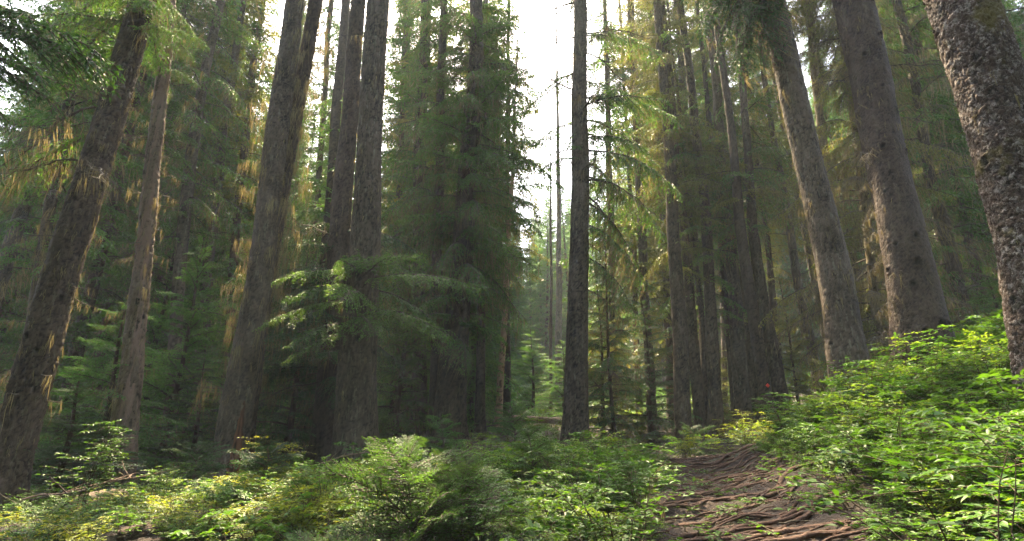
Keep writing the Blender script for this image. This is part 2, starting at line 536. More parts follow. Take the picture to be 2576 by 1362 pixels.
# ------------------------------------------------------------------ branch prototypes
def make_branch(seed, L=2.4, n2=44, len2=.62, sp3=.045, l3=.13, w3=.011, rise=.10, droop=.35, hang=.25, fan=3, lichen=0, dead=False, needle=0, wig=.05, thick=.022, lichen_l=.22):
    r = np.random.default_rng(seed)
    wood, fol, lic = Geo(), Geo(), Geo()
    m = 12
    t = np.linspace(0, 1, m)
    kx = np.cumsum(r.normal(0, wig, m)) * t
    ky = np.cumsum(r.normal(0, wig, m)) * t
    main = np.stack([L * t * (1 - .10 * droop * t), L * .35 * kx, L * (rise * t - droop * t ** 2) + L * .2 * ky], 1)
    tubes(wood, main[None], (thick * (1 - .85 * t))[None], 6, .5)
    # secondary shoots
    ti = np.sort(np.clip(np.linspace(.08 if not dead else .15, .98, n2) + r.normal(0, .008, n2), .03, .99))
    o2 = np.stack([np.interp(ti, t, main[:, a]) for a in range(3)], 1)
    tang = nrm(np.stack([np.interp(ti, t, np.gradient(main[:, a], t)) for a in range(3)], 1))
    side = np.where(np.arange(n2) % 2 == 0, 1, -1)[:, None] * np.array([[0, 1.0, 0]])
    ang = np.radians(r.uniform(42, 72, n2))[:, None]
    d2 = tang * np.cos(ang) + side * np.sin(ang) + r.normal(0, .10, (n2, 3))
    d2[:, 2] -= hang * .35
    d2 = nrm(d2)
    l2 = len2 * (1 - ti) ** .55 * r.uniform(.55, 1.15, n2) * np.clip(ti * 3.5 + .25, 0, 1) + .07
    k = 5 if l3 < .15 else 3
    s_ = np.linspace(0, 1, k)
    wob = np.cumsum(r.normal(0, .06 if not dead else .14, (n2, k, 3)), 1) * s_[None, :, None]
    P2 = o2[:, None] + (d2[:, None] * s_[None, :, None] + wob) * l2[:, None, None]
    P2[..., 2] -= (hang * l2[:, None] * s_[None] ** 2)
    R2 = (.0052 + .004 * l2[:, None]) * (1 - .8 * s_[None]) * np.ones((n2, 1))
    tubes(wood, P2, R2, 3, .6)
    # twigs
    cnt = np.maximum(2, (l2 / sp3).astype(int))
    i3 = np.repeat(np.arange(n2), cnt)
    s3 = np.concatenate([(np.arange(c) + r.uniform(.1, .9, c)) / c for c in cnt]) * .97 + .03
    q = s3 * (k - 1); qi = np.minimum(q.astype(int), k - 2); qf = (q - qi)[:, None]
    o3 = P2[i3, qi] * (1 - qf) + P2[i3, qi + 1] * qf
    dloc = nrm(P2[i3, qi + 1] - P2[i3, qi])
    up = np.array([0, 0, 1.0])
    sd = nrm(np.cross(dloc, up)) * np.where(np.concatenate([np.arange(c) for c in cnt]) % 2 == 0, 1, -1)[:, None]
    n3 = len(i3)
    a3 = np.radians(r.uniform(25, 60, n3))[:, None]
    d3 = dloc * np.cos(a3) + sd * np.sin(a3) + r.normal(0, .16, (n3, 3))
    d3[:, 2] -= hang * r.uniform(.1, 1.1, n3)
    d3 = nrm(d3)
    L3 = l3 * r.uniform(.6, 1.25, n3) * (1 - .5 * s3)
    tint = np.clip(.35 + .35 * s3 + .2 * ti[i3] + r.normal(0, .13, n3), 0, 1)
    if dead:
        keep = r.random(n3) < .55
        o_, d_, l_ = o3[keep], d3[keep], L3[keep] * 1.5
        d_ = nrm(d_ + np.array([0, 0, -.35]))
        Pt = o_[:, None] + d_[:, None] * (np.array([0, .5, 1])[None, :, None] * l_[:, None, None]) + r.normal(0, .012, (len(o_), 3, 3)) * np.array([0, .6, 1])[None, :, None]
        tubes(wood, Pt, np.tile([.003, .0024, .001], (len(o_), 1)), 3, .6)
    elif needle:
        tubes(wood, np.stack([o3, o3 + d3 * L3[:, None]], 1), np.tile([.0016, .0008], (n3, 1)), 3, .5)
        nn = np.maximum(3, (L3 / needle).astype(int))
        i4 = np.repeat(np.arange(n3), nn)
        u = np.concatenate([(np.arange(c) + .5) / c for c in nn])
        o4 = o3[i4] + d3[i4] * (u * L3[i4])[:, None]
        sd4 = nrm(np.cross(d3[i4], up) + r.normal(0, .25, (len(i4), 3)))
        sg = np.where(r.random(len(i4)) < .5, 1, -1)[:, None]
        d4 = nrm(d3[i4] * .55 + sd4 * sg * .8 + r.normal(0, .18, (len(i4), 3)))
        w4 = nrm(np.cross(d4, up) + r.normal(0, .5, (len(i4), 3)))
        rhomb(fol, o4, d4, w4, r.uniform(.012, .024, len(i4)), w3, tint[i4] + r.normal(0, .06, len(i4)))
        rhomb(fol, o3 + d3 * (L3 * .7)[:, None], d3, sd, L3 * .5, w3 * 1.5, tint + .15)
    else:
        for f in range(fan):
            dv = nrm(d3 + r.normal(0, .22 if f else .02, (n3, 3)))
            sv = nrm(np.cross(dv, up + r.normal(0, .55, (n3, 3))))
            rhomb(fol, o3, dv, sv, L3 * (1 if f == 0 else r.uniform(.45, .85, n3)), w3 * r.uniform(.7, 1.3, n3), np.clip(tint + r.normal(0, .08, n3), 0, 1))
        # along the shoots themselves
        e = r.integers(0, n3, n3 // 2)
        dv = nrm(dloc[e] + r.normal(0, .2, (len(e), 3)))
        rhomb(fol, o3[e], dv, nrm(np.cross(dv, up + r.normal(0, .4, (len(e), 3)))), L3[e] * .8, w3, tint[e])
    if lichen:
        c = int(n2 * lichen)
        e = r.integers(0, n3, c)
        oo = o3[e]
        m4 = 3 if l3 < .15 else 2
        oo = np.repeat(oo, m4, 0) + r.normal(0, .022, (c * m4, 3)) * np.array([1, 1, .3])
        ll = lichen_l * np.exp(r.normal(0, .5, c * m4))
        hang_ribbon(lic, r, oo, ll, .009)
    return dict(wood=wood, fol=fol, lic=lic, L=L)


def hang_ribbon(g, r, O, L, W):
    """thin strands of lichen hanging from points O"""
    n = len(O)
    if n == 0:
        return
    a = r.uniform(0, math.pi * 2, n)
    sd = np.stack([np.cos(a), np.sin(a), a * 0], 1)
    sway = r.normal(0, .10, (n, 3)); sway[:, 2] = 0
    rows = []
    for s_, w in ((0, .45), (.3, 1.0), (.65, .7), (1, .04)):
        c = O + np.array([0, 0, -1.0]) * (s_ * L)[:, None] + sway * (s_ * L)[:, None] + r.normal(0, .004, (n, 3))
        ww = (W * w * r.uniform(.6, 1.5, n))[:, None] * .5
        rows.append(c + sd * ww); rows.append(c - sd * ww)
    V = np.stack(rows, 1).reshape(-1, 3)
    b = np.arange(n)[:, None] * 8
    Fq = np.concatenate([b + np.array([0, 1, 3, 2]), b + np.array([2, 3, 5, 4]), b + np.array([4, 5, 7, 6])])
    g.add(V, Fq, np.repeat(r.uniform(.1, .95, n), 8))


BR = {}


def protos(kind):
    if kind in BR:
        return BR[kind]
    P = dict(
        fir=dict(L=2.2, n2=60, len2=.66, sp3=.034, l3=.13, w3=.021, rise=.05, droop=.38, hang=.25, fan=3, lichen=.4),
        hem=dict(L=2.2, n2=62, len2=.66, sp3=.033, l3=.12, w3=.019, rise=.12, droop=.55, hang=.55, fan=3, lichen=.7),
        shag=dict(L=2.0, n2=50, len2=.55, sp3=.042, l3=.13, w3=.018, rise=.0, droop=.65, hang=.85, fan=3, lichen=1.6, lichen_l=.26),
        yng=dict(L=1.3, n2=44, len2=.46, sp3=.026, l3=.09, w3=.018, rise=.10, droop=.28, hang=.18, fan=3, lichen=0),
        ndl=dict(L=.62, n2=30, len2=.27, sp3=.020, l3=.062, w3=.0080, rise=.20, droop=.22, hang=.10, needle=.0062, thick=.006, wig=.04),
        near=dict(L=1.7, n2=52, len2=.52, sp3=.026, l3=.085, w3=.0085, rise=.05, droop=.40, hang=.3, fan=6, lichen=0, thick=.018),
        dead=dict(L=2.0, n2=22, len2=.7, sp3=.10, l3=.13, rise=.05, droop=.40, hang=.35, dead=True, lichen=1.0, wig=.12, thick=.024),
        deadl=dict(L=1.6, n2=26, len2=.55, sp3=.07, l3=.15, rise=-.05, droop=.45, hang=.5, dead=True, lichen=2.6, wig=.14, thick=.018, lichen_l=.20),
        mid=dict(L=2.2, n2=44, len2=.68, sp3=.052, l3=.16, w3=.032, rise=.10, droop=.48, hang=.42, fan=2, lichen=.8, lichen_l=.28),
        midl=dict(L=2.0, n2=40, len2=.58, sp3=.060, l3=.16, w3=.028, rise=.0, droop=.62, hang=.75, fan=2, lichen=1.6, lichen_l=.30),
        top=dict(L=2.2, n2=18, len2=.75, sp3=.15, l3=.36, w3=.13, rise=.05, droop=.42, hang=.35, fan=1),
        far=dict(L=2.2, n2=34, len2=.72, sp3=.070, l3=.22, w3=.055, rise=.05, droop=.42, hang=.35, fan=2, lichen=.5, lichen_l=.35),
        farl=dict(L=2.0, n2=32, len2=.62, sp3=.075, l3=.22, w3=.048, rise=.0, droop=.60, hang=.7, fan=2, lichen=1.2, lichen_l=.36),
    )[kind]
    n = 4 if kind in ('ndl', 'near', 'far', 'farl') else 5
    BR[kind] = [make_branch(hash(kind) % 1000 if False else sum(map(ord, kind)) * 13 + i, **P) for i in range(n)]
    return BR[kind]


def rotz(a):
    c, s_ = math.cos(a), math.sin(a)
    return np.array([[c, -s_, 0], [s_, c, 0], [0, 0, 1.0]])


def roty(a):
    c, s_ = math.cos(a), math.sin(a)
    return np.array([[c, 0, s_], [0, 1, 0], [-s_, 0, c]])


def rotx(a):
    c, s_ = math.cos(a), math.sin(a)
    return np.array([[1, 0, 0], [0, c, -s_], [0, s_, c]])


class Crown:
    def __init__(self, seed):
        self.wood, self.fol, self.lic = Geo(), Geo(), Geo()
        self.r = np.random.default_rng(seed)

    def branch(self, kind, pos, az, L, tilt=0.0, origin=None, force=False):
        """az in degrees: 0 = +x (right), 90 = away, -90 = towards the camera"""
        b = protos(kind)[self.r.integers(0, len(protos(kind)))]
        s_ = L / b['L']
        a = math.radians(az)
        if origin is not None and not force:
            d = np.array([math.cos(a), math.sin(a), -.15])
            w = origin + pos
            if in_corridor(np.stack([w + d * L * q for q in (.1, .3, .5, .75, 1)])):
                return
        R = rotz(a) @ roty(-math.radians(tilt)) @ rotx(self.r.normal(0, .25))
        dt = self.r.normal(0, .12)
        for g, k in ((self.wood, 'wood'), (self.fol, 'fol'), (self.lic, 'lic')):
            g.add_geo(b[k], R, pos, s_, dt)

    def ring(self, axis, h0, H, per_m, Rmax, kinds, origin=None, fine_to=99, azbias=None, tilt=0, taper=.8, start=.55):
        h = h0
        a = self.r.uniform(0, 360)
        while h < H:
            t = (h - h0) / (H - h0)
            L = Rmax * min(1, start + 2.5 * t) * (1 - t) ** taper * self.r.uniform(.65, 1.15) + .12
            a += 137.5 + self.r.normal(0, 18)
            az = a
            if azbias is not None and self.r.random() < azbias[1]:
                az = azbias[0] + self.r.normal(0, 40)
            k = kinds[self.r.integers(0, len(kinds))]
            pm = per_m
            if h > fine_to:
                k = 'top'; pm = per_m * .38
            self.branch(k, axis(h), az, L, tilt + self.r.normal(0, 8) + 25 * t, origin)
            h += self.r.uniform(.6, 1.4) / pm / (1.55 if kinds[0] not in ('dead', 'deadl', 'ndl') else 1.0)


def make_trunk(g, axis, rad, h0, h1, hvis, seg, dz, style, seed, flare=.45, knots=0):
    hs = np.concatenate([np.arange(h0, min(hvis, h1), dz), np.arange(min(hvis, h1), h1, max(.4, dz * 6)), [h1]])
    nz = len(hs)
    th = np.arange(seg) / seg * 2 * math.pi
    C = np.stack([axis(h) for h in hs])
    R0 = np.array([rad(h) for h in hs])
    H2, TH = np.meshgrid(hs, th, indexing='ij')
    Rr = np.repeat(R0[:, None], seg, 1)
    ph = seed * 1.7
    fl = np.exp(-np.maximum(H2, 0) / .38)
    Rr = Rr * (1 + flare * fl * (1 + .45 * np.sin(3 * TH + ph) + .35 * np.sin(5 * TH + 2 * ph)))
    Rr = Rr * (1 + .035 * np.sin(2 * TH + H2 * .7 + ph) + .03 * np.sin(3 * TH - H2 * 1.3))
    P = np.stack([Rr * np.cos(TH), Rr * np.sin(TH), H2], -1).reshape(-1, 3)
    tint = np.full(len(P), .5)
    disp = np.zeros(len(P))
    if style:
        cell, zs, amp = style
        Q = P.copy(); Q[:, 2] *= zs
        Q = Q + .35 * cell * np.stack([vnoise(P / (cell * 1.5), seed + a) for a in range(3)], 1)
        f1, f2, cid = worley(Q / cell, seed)
        edge = np.clip((f2 - f1) / .2, 0, 1)
        edge = edge * edge * (3 - 2 * edge)
        lump = fbm(P * np.array([1, 1, .5]) / (cell * 5), 2, seed + 9)
        disp = amp * (edge * (.65 + .7 * cid) - .6) + amp * .8 * lump
        tint = np.clip(.15 + .45 * edge + .35 * cid + .2 * lump, 0, 1)
    kr = np.random.default_rng(seed + 77)
    for _ in range(knots):
        kh, ka, ks = kr.uniform(.6, hvis), kr.uniform(0, 6.28), kr.uniform(.022, .05)
        da = (TH.ravel() - ka + math.pi) % (2 * math.pi) - math.pi
        q = ((H2.ravel() - kh) / (ks * 1.4)) ** 2 + (da * Rr.ravel() / ks) ** 2
        disp = disp + .022 * np.exp(-(q - 1.3) ** 2) - .035 * np.exp(-q * 1.5)
        tint = tint * (1 - .95 * np.exp(-q * .8))
    n = np.stack([np.cos(TH), np.sin(TH), TH * 0], -1).reshape(-1, 3)
    V = P * np.array([1, 1, 0]) + n * disp[:, None] + np.repeat(C, seg, 0)
    idx = np.arange(nz * seg).reshape(nz, seg)
    a, b = idx[:-1], idx[1:]
    Fq = np.stack([a, np.roll(a, -1, 1), np.roll(b, -1, 1), b], -1).reshape(-1, 4)
    g.add(V, Fq, tint)
    # closed top
    top = C[-1][None] + np.array([[0, 0, rad(h1) * .8]])
    n0 = g.n
    g.add(top, np.array([[0, 0, 0]]) if False else np.zeros((0, 3), int))
    Vt = np.vstack([V[idx[-1]], top])
    g.add(Vt, np.stack([np.arange(seg), (np.arange(seg) + 1) % seg, np.full(seg, seg)], 1), .8)


class Tree:
    """trunk drawn through picture nodes (X, Y, width) at one depth; everything below is in metres"""
    def __init__(self, nodes, d, H, seed):
        self.d, self.seed, self.H = d, seed, H
        pts = [at(X, Y, d) for X, Y, w in nodes]
        zc = [project(p)[2] for p in pts]
        rr = [w * .5 / F * z * .97 / math.hypot(1, (X - CX) / F) for (X, Y, w), z in zip(nodes, zc)]
        b0, b1 = pts[0], pts[1]
        z0 = gz(b0[0], d)
        for _ in range(3):
            sl = (b1[0] - b0[0]) / max(b1[2] - b0[2], .1)
            x0 = b0[0] + sl * (z0 - b0[2]); z0 = gz(x0, d)
        self.base = np.array([x0, d, z0])
        hs = np.array([p[2] - z0 for p in pts]); xs = np.array([p[0] for p in pts])
        lo = min(hs[0], 0) - .5
        if hs[0] > .05:
            hs = np.concatenate([[lo, 0], hs]); xs = np.concatenate([[x0 + lo * sl, x0], xs])
        else:
            xs = np.concatenate([[xs[0] - .5 * sl], xs]); hs = np.concatenate([[lo], hs])
        r0 = rr[0]
        rr = [r0] * (len(hs) - len(rr)) + rr
        slt = (xs[-1] - xs[-2]) / (hs[-1] - hs[-2])
        if H > hs[-1]:
            hs = np.append(hs, H); xs = np.append(xs, xs[-1] + slt * .6 * (H - hs[-2]))
            rr.append(max(.03, rr[-1] * (.25 if H > 12 else .5)))
        else:
            H = self.H = hs[-1]
        self.hs, self.xs, self.rs = hs, xs - x0, np.array(rr)
        r = np.random.default_rng(seed)
        self.w = r.uniform(0, 6.28, 4)

    def axis(self, h):
        return np.array([np.interp(h, self.hs, self.xs) + .02 * math.sin(h * .9 + self.w[0]) * min(h, 2) * .5,
                         .03 * math.sin(h * .6 + self.w[1]), h])

    def rad(self, h):
        return float(np.interp(h, self.hs, self.rs))

    def h_at(self, Y):
        """height above the base where the trunk crosses picture row Y"""
        return float(at(CX, Y, self.d)[2] - self.base[2])


SHARED = {}


def shared_crown(level, var):
    """crown meshes used by several trees: local z = 0 is where the crown starts"""
    key = (level, var)
    if key not in SHARED:
        c = Crown(4000 + var * 7 + (0 if level == 'mid' else 50))
        ax = lambda h: np.array([0, 0, h])
        kinds = [['mid', 'midl'], ['mid', 'mid', 'midl'], ['mid', 'mid']][var % 3] if level == 'mid' else [['far', 'farl'], ['far'], ['far', 'farl', 'far']][var % 3]
        c.ring(ax, .2, 30, 3.6 if level == 'mid' else 4.0, 2.2, kinds, start=.75, taper=.45, fine_to=15 if level == 'mid' else 21)
        c.ring(ax, -2.5, 2, 1.6, 1.2, ['dead'], start=1, taper=.1)
        SHARED[key] = [(n_, g.mesh(n_, M[m_])) for n_, g, m_ in (('branches', c.wood, 'twig'), ('crown', c.fol, 'needles'), ('hanging_lichen', c.lic, 'lichen')) if g.n]
    return SHARED[key]


def own_material(o, mat):
    o.material_slots[0].link = 'OBJECT'
    o.material_slots[0].material = M[mat]




def finish(name, label, cat, base, parts, group=None):
    e = bpy.data.objects.new(name, None)
    e.empty_display_size = .3
    sc.collection.objects.link(e)
    e.location = base
    tag(e, label, cat, group)
    for pname, g, mat, sm in parts:
        if g is not None and g.n:
            link(pname, g.mesh(pname, M[mat], sm), e)
    return e


def build_tree(label, nodes, d, H, seed, bark='bark_brown', style=(.05, .5, .012), crown=None, extra=None, foliage='needles', name='conifer_tree', cat='tree', group=None, flare=.4, lichen_skin=0, lic='lichen', stubs=0, shared=None, tuft=1.0, knots=16):
    t = Tree(nodes, d, H, seed)
    hv = t.h_at(-60)
    px = d / 536.0
    dz = max(.014, px * 1.5)
    seg = int(np.clip(2 * math.pi * t.rad(1) / dz, 14, 260))
    g = Geo()
    make_trunk(g, t.axis, t.rad, -.45, t.H, hv, seg, dz, style, seed, flare, knots if d < 15 else 0)
    c = Crown(seed)
    if crown:
        for cr in (crown if isinstance(crown, list) else [crown]):
            cr = dict(cr)
            h0 = t.h_at(cr.pop('Y0')) if 'Y0' in cr else cr.pop('h0')
            h1 = t.h_at(cr.pop('Y1')) if 'Y1' in cr else cr.pop('h1', t.H)
            c.ring(t.axis, max(.2, h0), min(h1, t.H), origin=t.base, fine_to=hv + .8, **cr)
    h_sh = None
    if shared:
        h_sh = t.h_at(shared[2])
        pts_ = np.array([t.base + t.axis(q) for q in np.arange(h_sh, 30, .7)])
        if in_corridor(pts_, 1.7 * shared[3]):      # a sunbeam passes: this crown gets its own gap
            kk = [['mid', 'midl'], ['mid', 'mid', 'midl'], ['mid', 'mid']][shared[1]] if shared[0] == 'mid' else ['far', 'farl', 'far']
            c.ring(t.axis, h_sh, t.H, 3.0, 2.1 * shared[3], kk, origin=t.base, start=.75, taper=.45, fine_to=hv)
            shared = None
    for (Y, az, L, kind, tilt) in extra or []:
        h = t.h_at(Y)
        c.branch(kind, t.axis(h), az, L, tilt, t.base, force=True)
    r = c.r
    if stubs:           # short snapped twigs up the trunk
        n = stubs
        h = r.uniform(1.5, hv, n); a = r.uniform(0, 6.28, n)
        P = []
        for hh, aa in zip(h, a):
            b = t.axis(hh); dr = np.array([math.cos(aa), math.sin(aa), r.uniform(-.5, .4)])
            L = r.uniform(.12, .5)
            q = [b + dr * (t.rad(hh) * .8 + L * s_) + r.normal(0, .02, 3) * s_ for s_ in (0, .4, .75, 1)]
            P.append(q)
        tubes(c.wood, np.array(P), np.tile([.009, .006, .004, .0015], (n, 1)), 4, .5)
        ends = np.array(P)[:, 1:].reshape(-1, 3)
        kk = 6 if tuft == 1 else 12
        ends = np.repeat(ends, kk, 0) + r.normal(0, .018 * tuft ** 1.3, (len(ends) * kk, 3))
        if lichen_skin:
            hang_ribbon(c.lic, r, ends, .15 * tuft * np.exp(r.normal(0, .5, len(ends))), .0075)
    if lichen_skin:     # tufts clinging to the bark
        n = int(lichen_skin)
        h = r.uniform(.8, hv, n); a = r.uniform(0, 6.28, n)
        O = np.array([t.axis(hh) + np.array([math.cos(aa), math.sin(aa), 0]) * (t.rad(hh) + .012) for hh, aa in zip(h, a)])
        O = np.repeat(O, 6, 0) + r.normal(0, .014, (n * 6, 3)) * np.array([1, 1, 2])
        hang_ribbon(c.lic, r, O, .10 * np.exp(r.normal(0, .5, n * 6)), .007)
    e = finish(name, label, cat, t.base, [('trunk', g, bark, True), ('branches', c.wood, 'twig', False), ('crown', c.fol, foliage, False), ('hanging_lichen', c.lic, lic, False)] if not shared else [('trunk', g, bark, True)], group)
    if shared:
        a0, a1 = t.axis(h_sh), t.axis(h_sh + 10)
        rot = Vector(a1 - a0).to_track_quat('Z', 'Y').to_euler()
        for n_, me in shared_crown(shared[0], shared[1]):
            o = link(n_, me, e, a0)
            o.rotation_euler = rot
            o.rotation_euler.rotate_axis('Z', r.uniform(0, 6.28))
            w_ = shared[3] * r.uniform(.9, 1.15)
            o.scale = (w_, w_, r.uniform(.9, 1.15))
            if n_ == 'crown':
                own_material(o, foliage)
        if c.wood.n:
            link('stubs', c.wood.mesh('stubs', M['twig']), e)
        if c.lic.n:
            link('bark_lichen', c.lic.mesh('bark_lichen', M['lichen']), e)
    return t, e


SC = (.055, .5, .018)      # scaly plates
FU = (.060, .22, .020)      # long furrows
FI = (.035, .7, .008)       # fine scales

# ------------------------------------------------------------------ the trees one can tell apart
build_tree('thick leaning brown trunk at the left edge with dead mossy limbs', [(-10, 1270, 122), (200, 560, 98), (355, 0, 66)], 8, 35, 11, 'bark_brown', (.05, .55, .016),
           crown=[dict(Y0=60, per_m=3.0, Rmax=2.2, kinds=['fir', 'hem']), dict(Y0=450, Y1=60, per_m=1.6, Rmax=1.7, kinds=['dead'], start=.9, taper=.2, azbias=(180, .7))],
           extra=[(260, 175, 2.2, 'deadl', 5), (410, 190, 1.7, 'dead', 0), (60, 200, 2.6, 'near', 0), (20, 160, 2.6, 'near', -5), (80, -20, 1.3, 'hem', 0), (120, 170, 1.9, 'hem', 0), (330, 170, 2.0, 'shag', 0), (900, 190, 1.0, 'deadl', -20)], lichen_skin=260, stubs=30)
build_tree('grey leaning trunk at the far left margin behind the thick brown one', [(-120, 1120, 58), (5, 690, 45), (98, 410, 36)], 17, 35, 12, 'bark_grey', SC,
           crown=dict(Y0=520, per_m=3, Rmax=2.2, kinds=['fir', 'shag']), lichen_skin=60)
build_tree('slim snag with peeling bark and bare pinkish wood left of the sunlit shrubs', [(305, 1240, 74), (335, 850, 58), (365, 600, 44), (410, 200, 38), (430, 0, 24)], 10, 10.8, 13, 'bark_peeling', (.05, .35, .02),
           crown=dict(Y0=200, per_m=2.0, Rmax=.9, kinds=['dead', 'hem']),
           extra=[(640, 200, .5, 'deadl', 0), (180, -10, 1.0, 'hem', -5), (120, -30, 1.1, 'shag', 0), (80, 10, 1.1, 'hem', 0), (350, 190, .9, 'dead', 0), (880, 185, 1.1, 'dead', -50), (940, 175, .8, 'dead', -45)],
           name='dead_snag', cat='dead tree', lichen_skin=160, stubs=26)
build_tree('thin bare dead stem leaning against the peeling snag', [(250, 1270, 34), (300, 1020, 30), (330, 840, 16)], 9.9, 3.6, 14, 'bark_mossy', (.04, .35, .012),
           extra=[(1000, 190, .8, 'dead', -40), (930, 170, .9, 'dead', -50), (1080, 200, .9, 'dead', -35)], name='dead_snag', cat='dead tree', lichen_skin=40, stubs=18)
build_tree('tall leaning grey trunk hung with glowing tan lichen, ragged at its base', [(572, 1190, 92), (640, 760, 74), (688, 430, 62), (742, 0, 46)], 11, 35, 15, 'bark_grey', (.045, .45, .014),
           crown=dict(Y0=-120, per_m=3, Rmax=2.0, kinds=['fir', 'shag']), lichen_skin=300, stubs=60, flare=.3, tuft=1.7)
tb, eb = None, [o for o in sc.objects if o.get('label', '').startswith('tall leaning grey trunk hung')][0]
g = Geo()
tt_ = Tree([(572, 1190, 92), (640, 760, 74), (688, 430, 62), (742, 0, 46)], 11, 28, 15)
hh = np.linspace(-.2, 1.55, 60); aa = np.linspace(-1.15, -.35, 22)
HH, AA = np.meshgrid(hh, aa, indexing='ij')
wd = np.clip(1.15 - HH / 1.6, .05, 1) * (1 + .12 * np.sin(HH * 23))
AA2 = -.75 + (AA + .75) * wd
ax2 = np.array([tt_.axis(q) for q in hh]); rd2 = np.array([tt_.rad(q) for q in hh]) * (1 + .3 * np.exp(-np.maximum(hh, 0) / .38)) + .022
P = np.stack([ax2[:, None, 0] + rd2[:, None] * np.cos(AA2), ax2[:, None, 1] + rd2[:, None] * np.sin(AA2), HH], -1).reshape(-1, 3)
P += (.018 * fbm(P * np.array([30, 30, 4]), 3, 3))[:, None] * np.array([.5, -1, 0])
idx = np.arange(len(P)).reshape(HH.shape); a_, b_ = idx[:-1], idx[1:]
g.add(P, np.stack([a_[:, :-1], a_[:, 1:], b_[:, 1:], b_[:, :-1]], -1).reshape(-1, 4), np.clip(.5 + .4 * fbm(P * np.array([25, 25, 3]), 2, 8), 0, 1))
link('rotten_wood', g.mesh('rotten_wood', M['rot'], True), eb)

build_tree('dark thin trunk pressed against the lichen-hung leaning trunk, golden on its edge', [(615, 1150, 46), (680, 640, 42), (730, 360, 40), (795, 0, 34)], 11.6, 35, 16, 'bark_red', (.05, .35, .018),
           crown=[dict(Y0=-80, per_m=3, Rmax=2.0, kinds=['fir', 'shag']), dict(Y0=330, Y1=-60, per_m=7, Rmax=.6, kinds=['deadl'], start=.9, taper=.1)], lichen_skin=400, stubs=110, tuft=1.9)
build_tree('dark bushy fir with drooping black-green limbs left of the big furrowed trunk', [(815, 1135, 74), (850, 700, 56), (885, 200, 42)], 13, 35, 17, 'bark_red', SC,
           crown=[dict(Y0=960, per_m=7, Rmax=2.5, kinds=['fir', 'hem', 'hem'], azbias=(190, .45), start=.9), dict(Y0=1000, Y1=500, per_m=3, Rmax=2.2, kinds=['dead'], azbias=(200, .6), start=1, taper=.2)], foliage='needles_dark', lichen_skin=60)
build_tree('big furrowed grey-brown trunk in the left centre with a low bushy branch', [(895, 1135, 112), (912, 700, 82), (925, 420, 68), (953, 0, 54)], 11, 35, 18, 'bark_grey', (.055, .30, .016),
           crown=dict(Y0=-100, per_m=3, Rmax=2.2, kinds=['fir', 'shag']),
           extra=[(700, -50, 2.3, 'near', 14), (710, -20, 2.6, 'near', 10), (690, -100, 1.6, 'near', 5), (730, 20, 2.2, 'hem', 0), (700, -130, 1.9, 'near', 5), (720, 200, 1.6, 'near', 0), (760, -160, 2.0, 'near', 0),
                  (790, -30, 2.4, 'near', 0), (810, -70, 2.0, 'near', -2), (820, -120, 1.8, 'near', -6), (760, -75, 2.4, 'near', 4), (780, 10, 1.9, 'near', -6), (840, -140, 1.6, 'near', -10),
                  (300, 10, .8, 'deadl', 0), (60, -20, .9, 'deadl', 0), (180, 0, .7, 'deadl', -20)], lichen_skin=140, stubs=14)
build_tree('mature conifer draped in lichen and drooping boughs near the centre', [(1130, 1085, 82), (1150, 800, 66), (1168, 560, 54), (1195, 200, 38), (1198, 0, 32)], 14.5, 35, 19, 'bark_brown', (.05, .35, .018),
           crown=[dict(Y0=860, per_m=4.6, Rmax=2.3, kinds=['hem', 'shag', 'fir', 'shag'], start=.8, taper=.6), dict(Y0=760, Y1=100, per_m=3, Rmax=1.4, kinds=['deadl'], start=1, taper=.1, azbias=(180, .5))],
           extra=[(20, 5, 1.7, 'hem', 5), (70, -30, 1.9, 'hem', 0), (110, 20, 2.0, 'hem', 0), (160, -15, 2.1, 'shag', 0), (200, 10, 2.2, 'hem', 0), (250, -35, 2.1, 'shag', 0), (290, 15, 2.4, 'hem', -5), (-30, 0, 1.6, 'fir', 10), (130, 170, 1.9, 'shag', 0), (230, 185, 2.0, 'shag', 0), (600, -30, 2.2, 'hem', -10), (660, 5, 2.2, 'shag', -10),
                  (330, -40, 2.6, 'hem', 0), (420, -60, 2.6, 'hem', 0), (380, -10, 3.0, 'hem', 0), (470, -80, 2.2, 'hem', 0), (520, -20, 2.6, 'hem', -5), (560, 190, 1.6, 'shag', 0), (620, 0, 2.0, 'shag', -5)], lichen_skin=90)
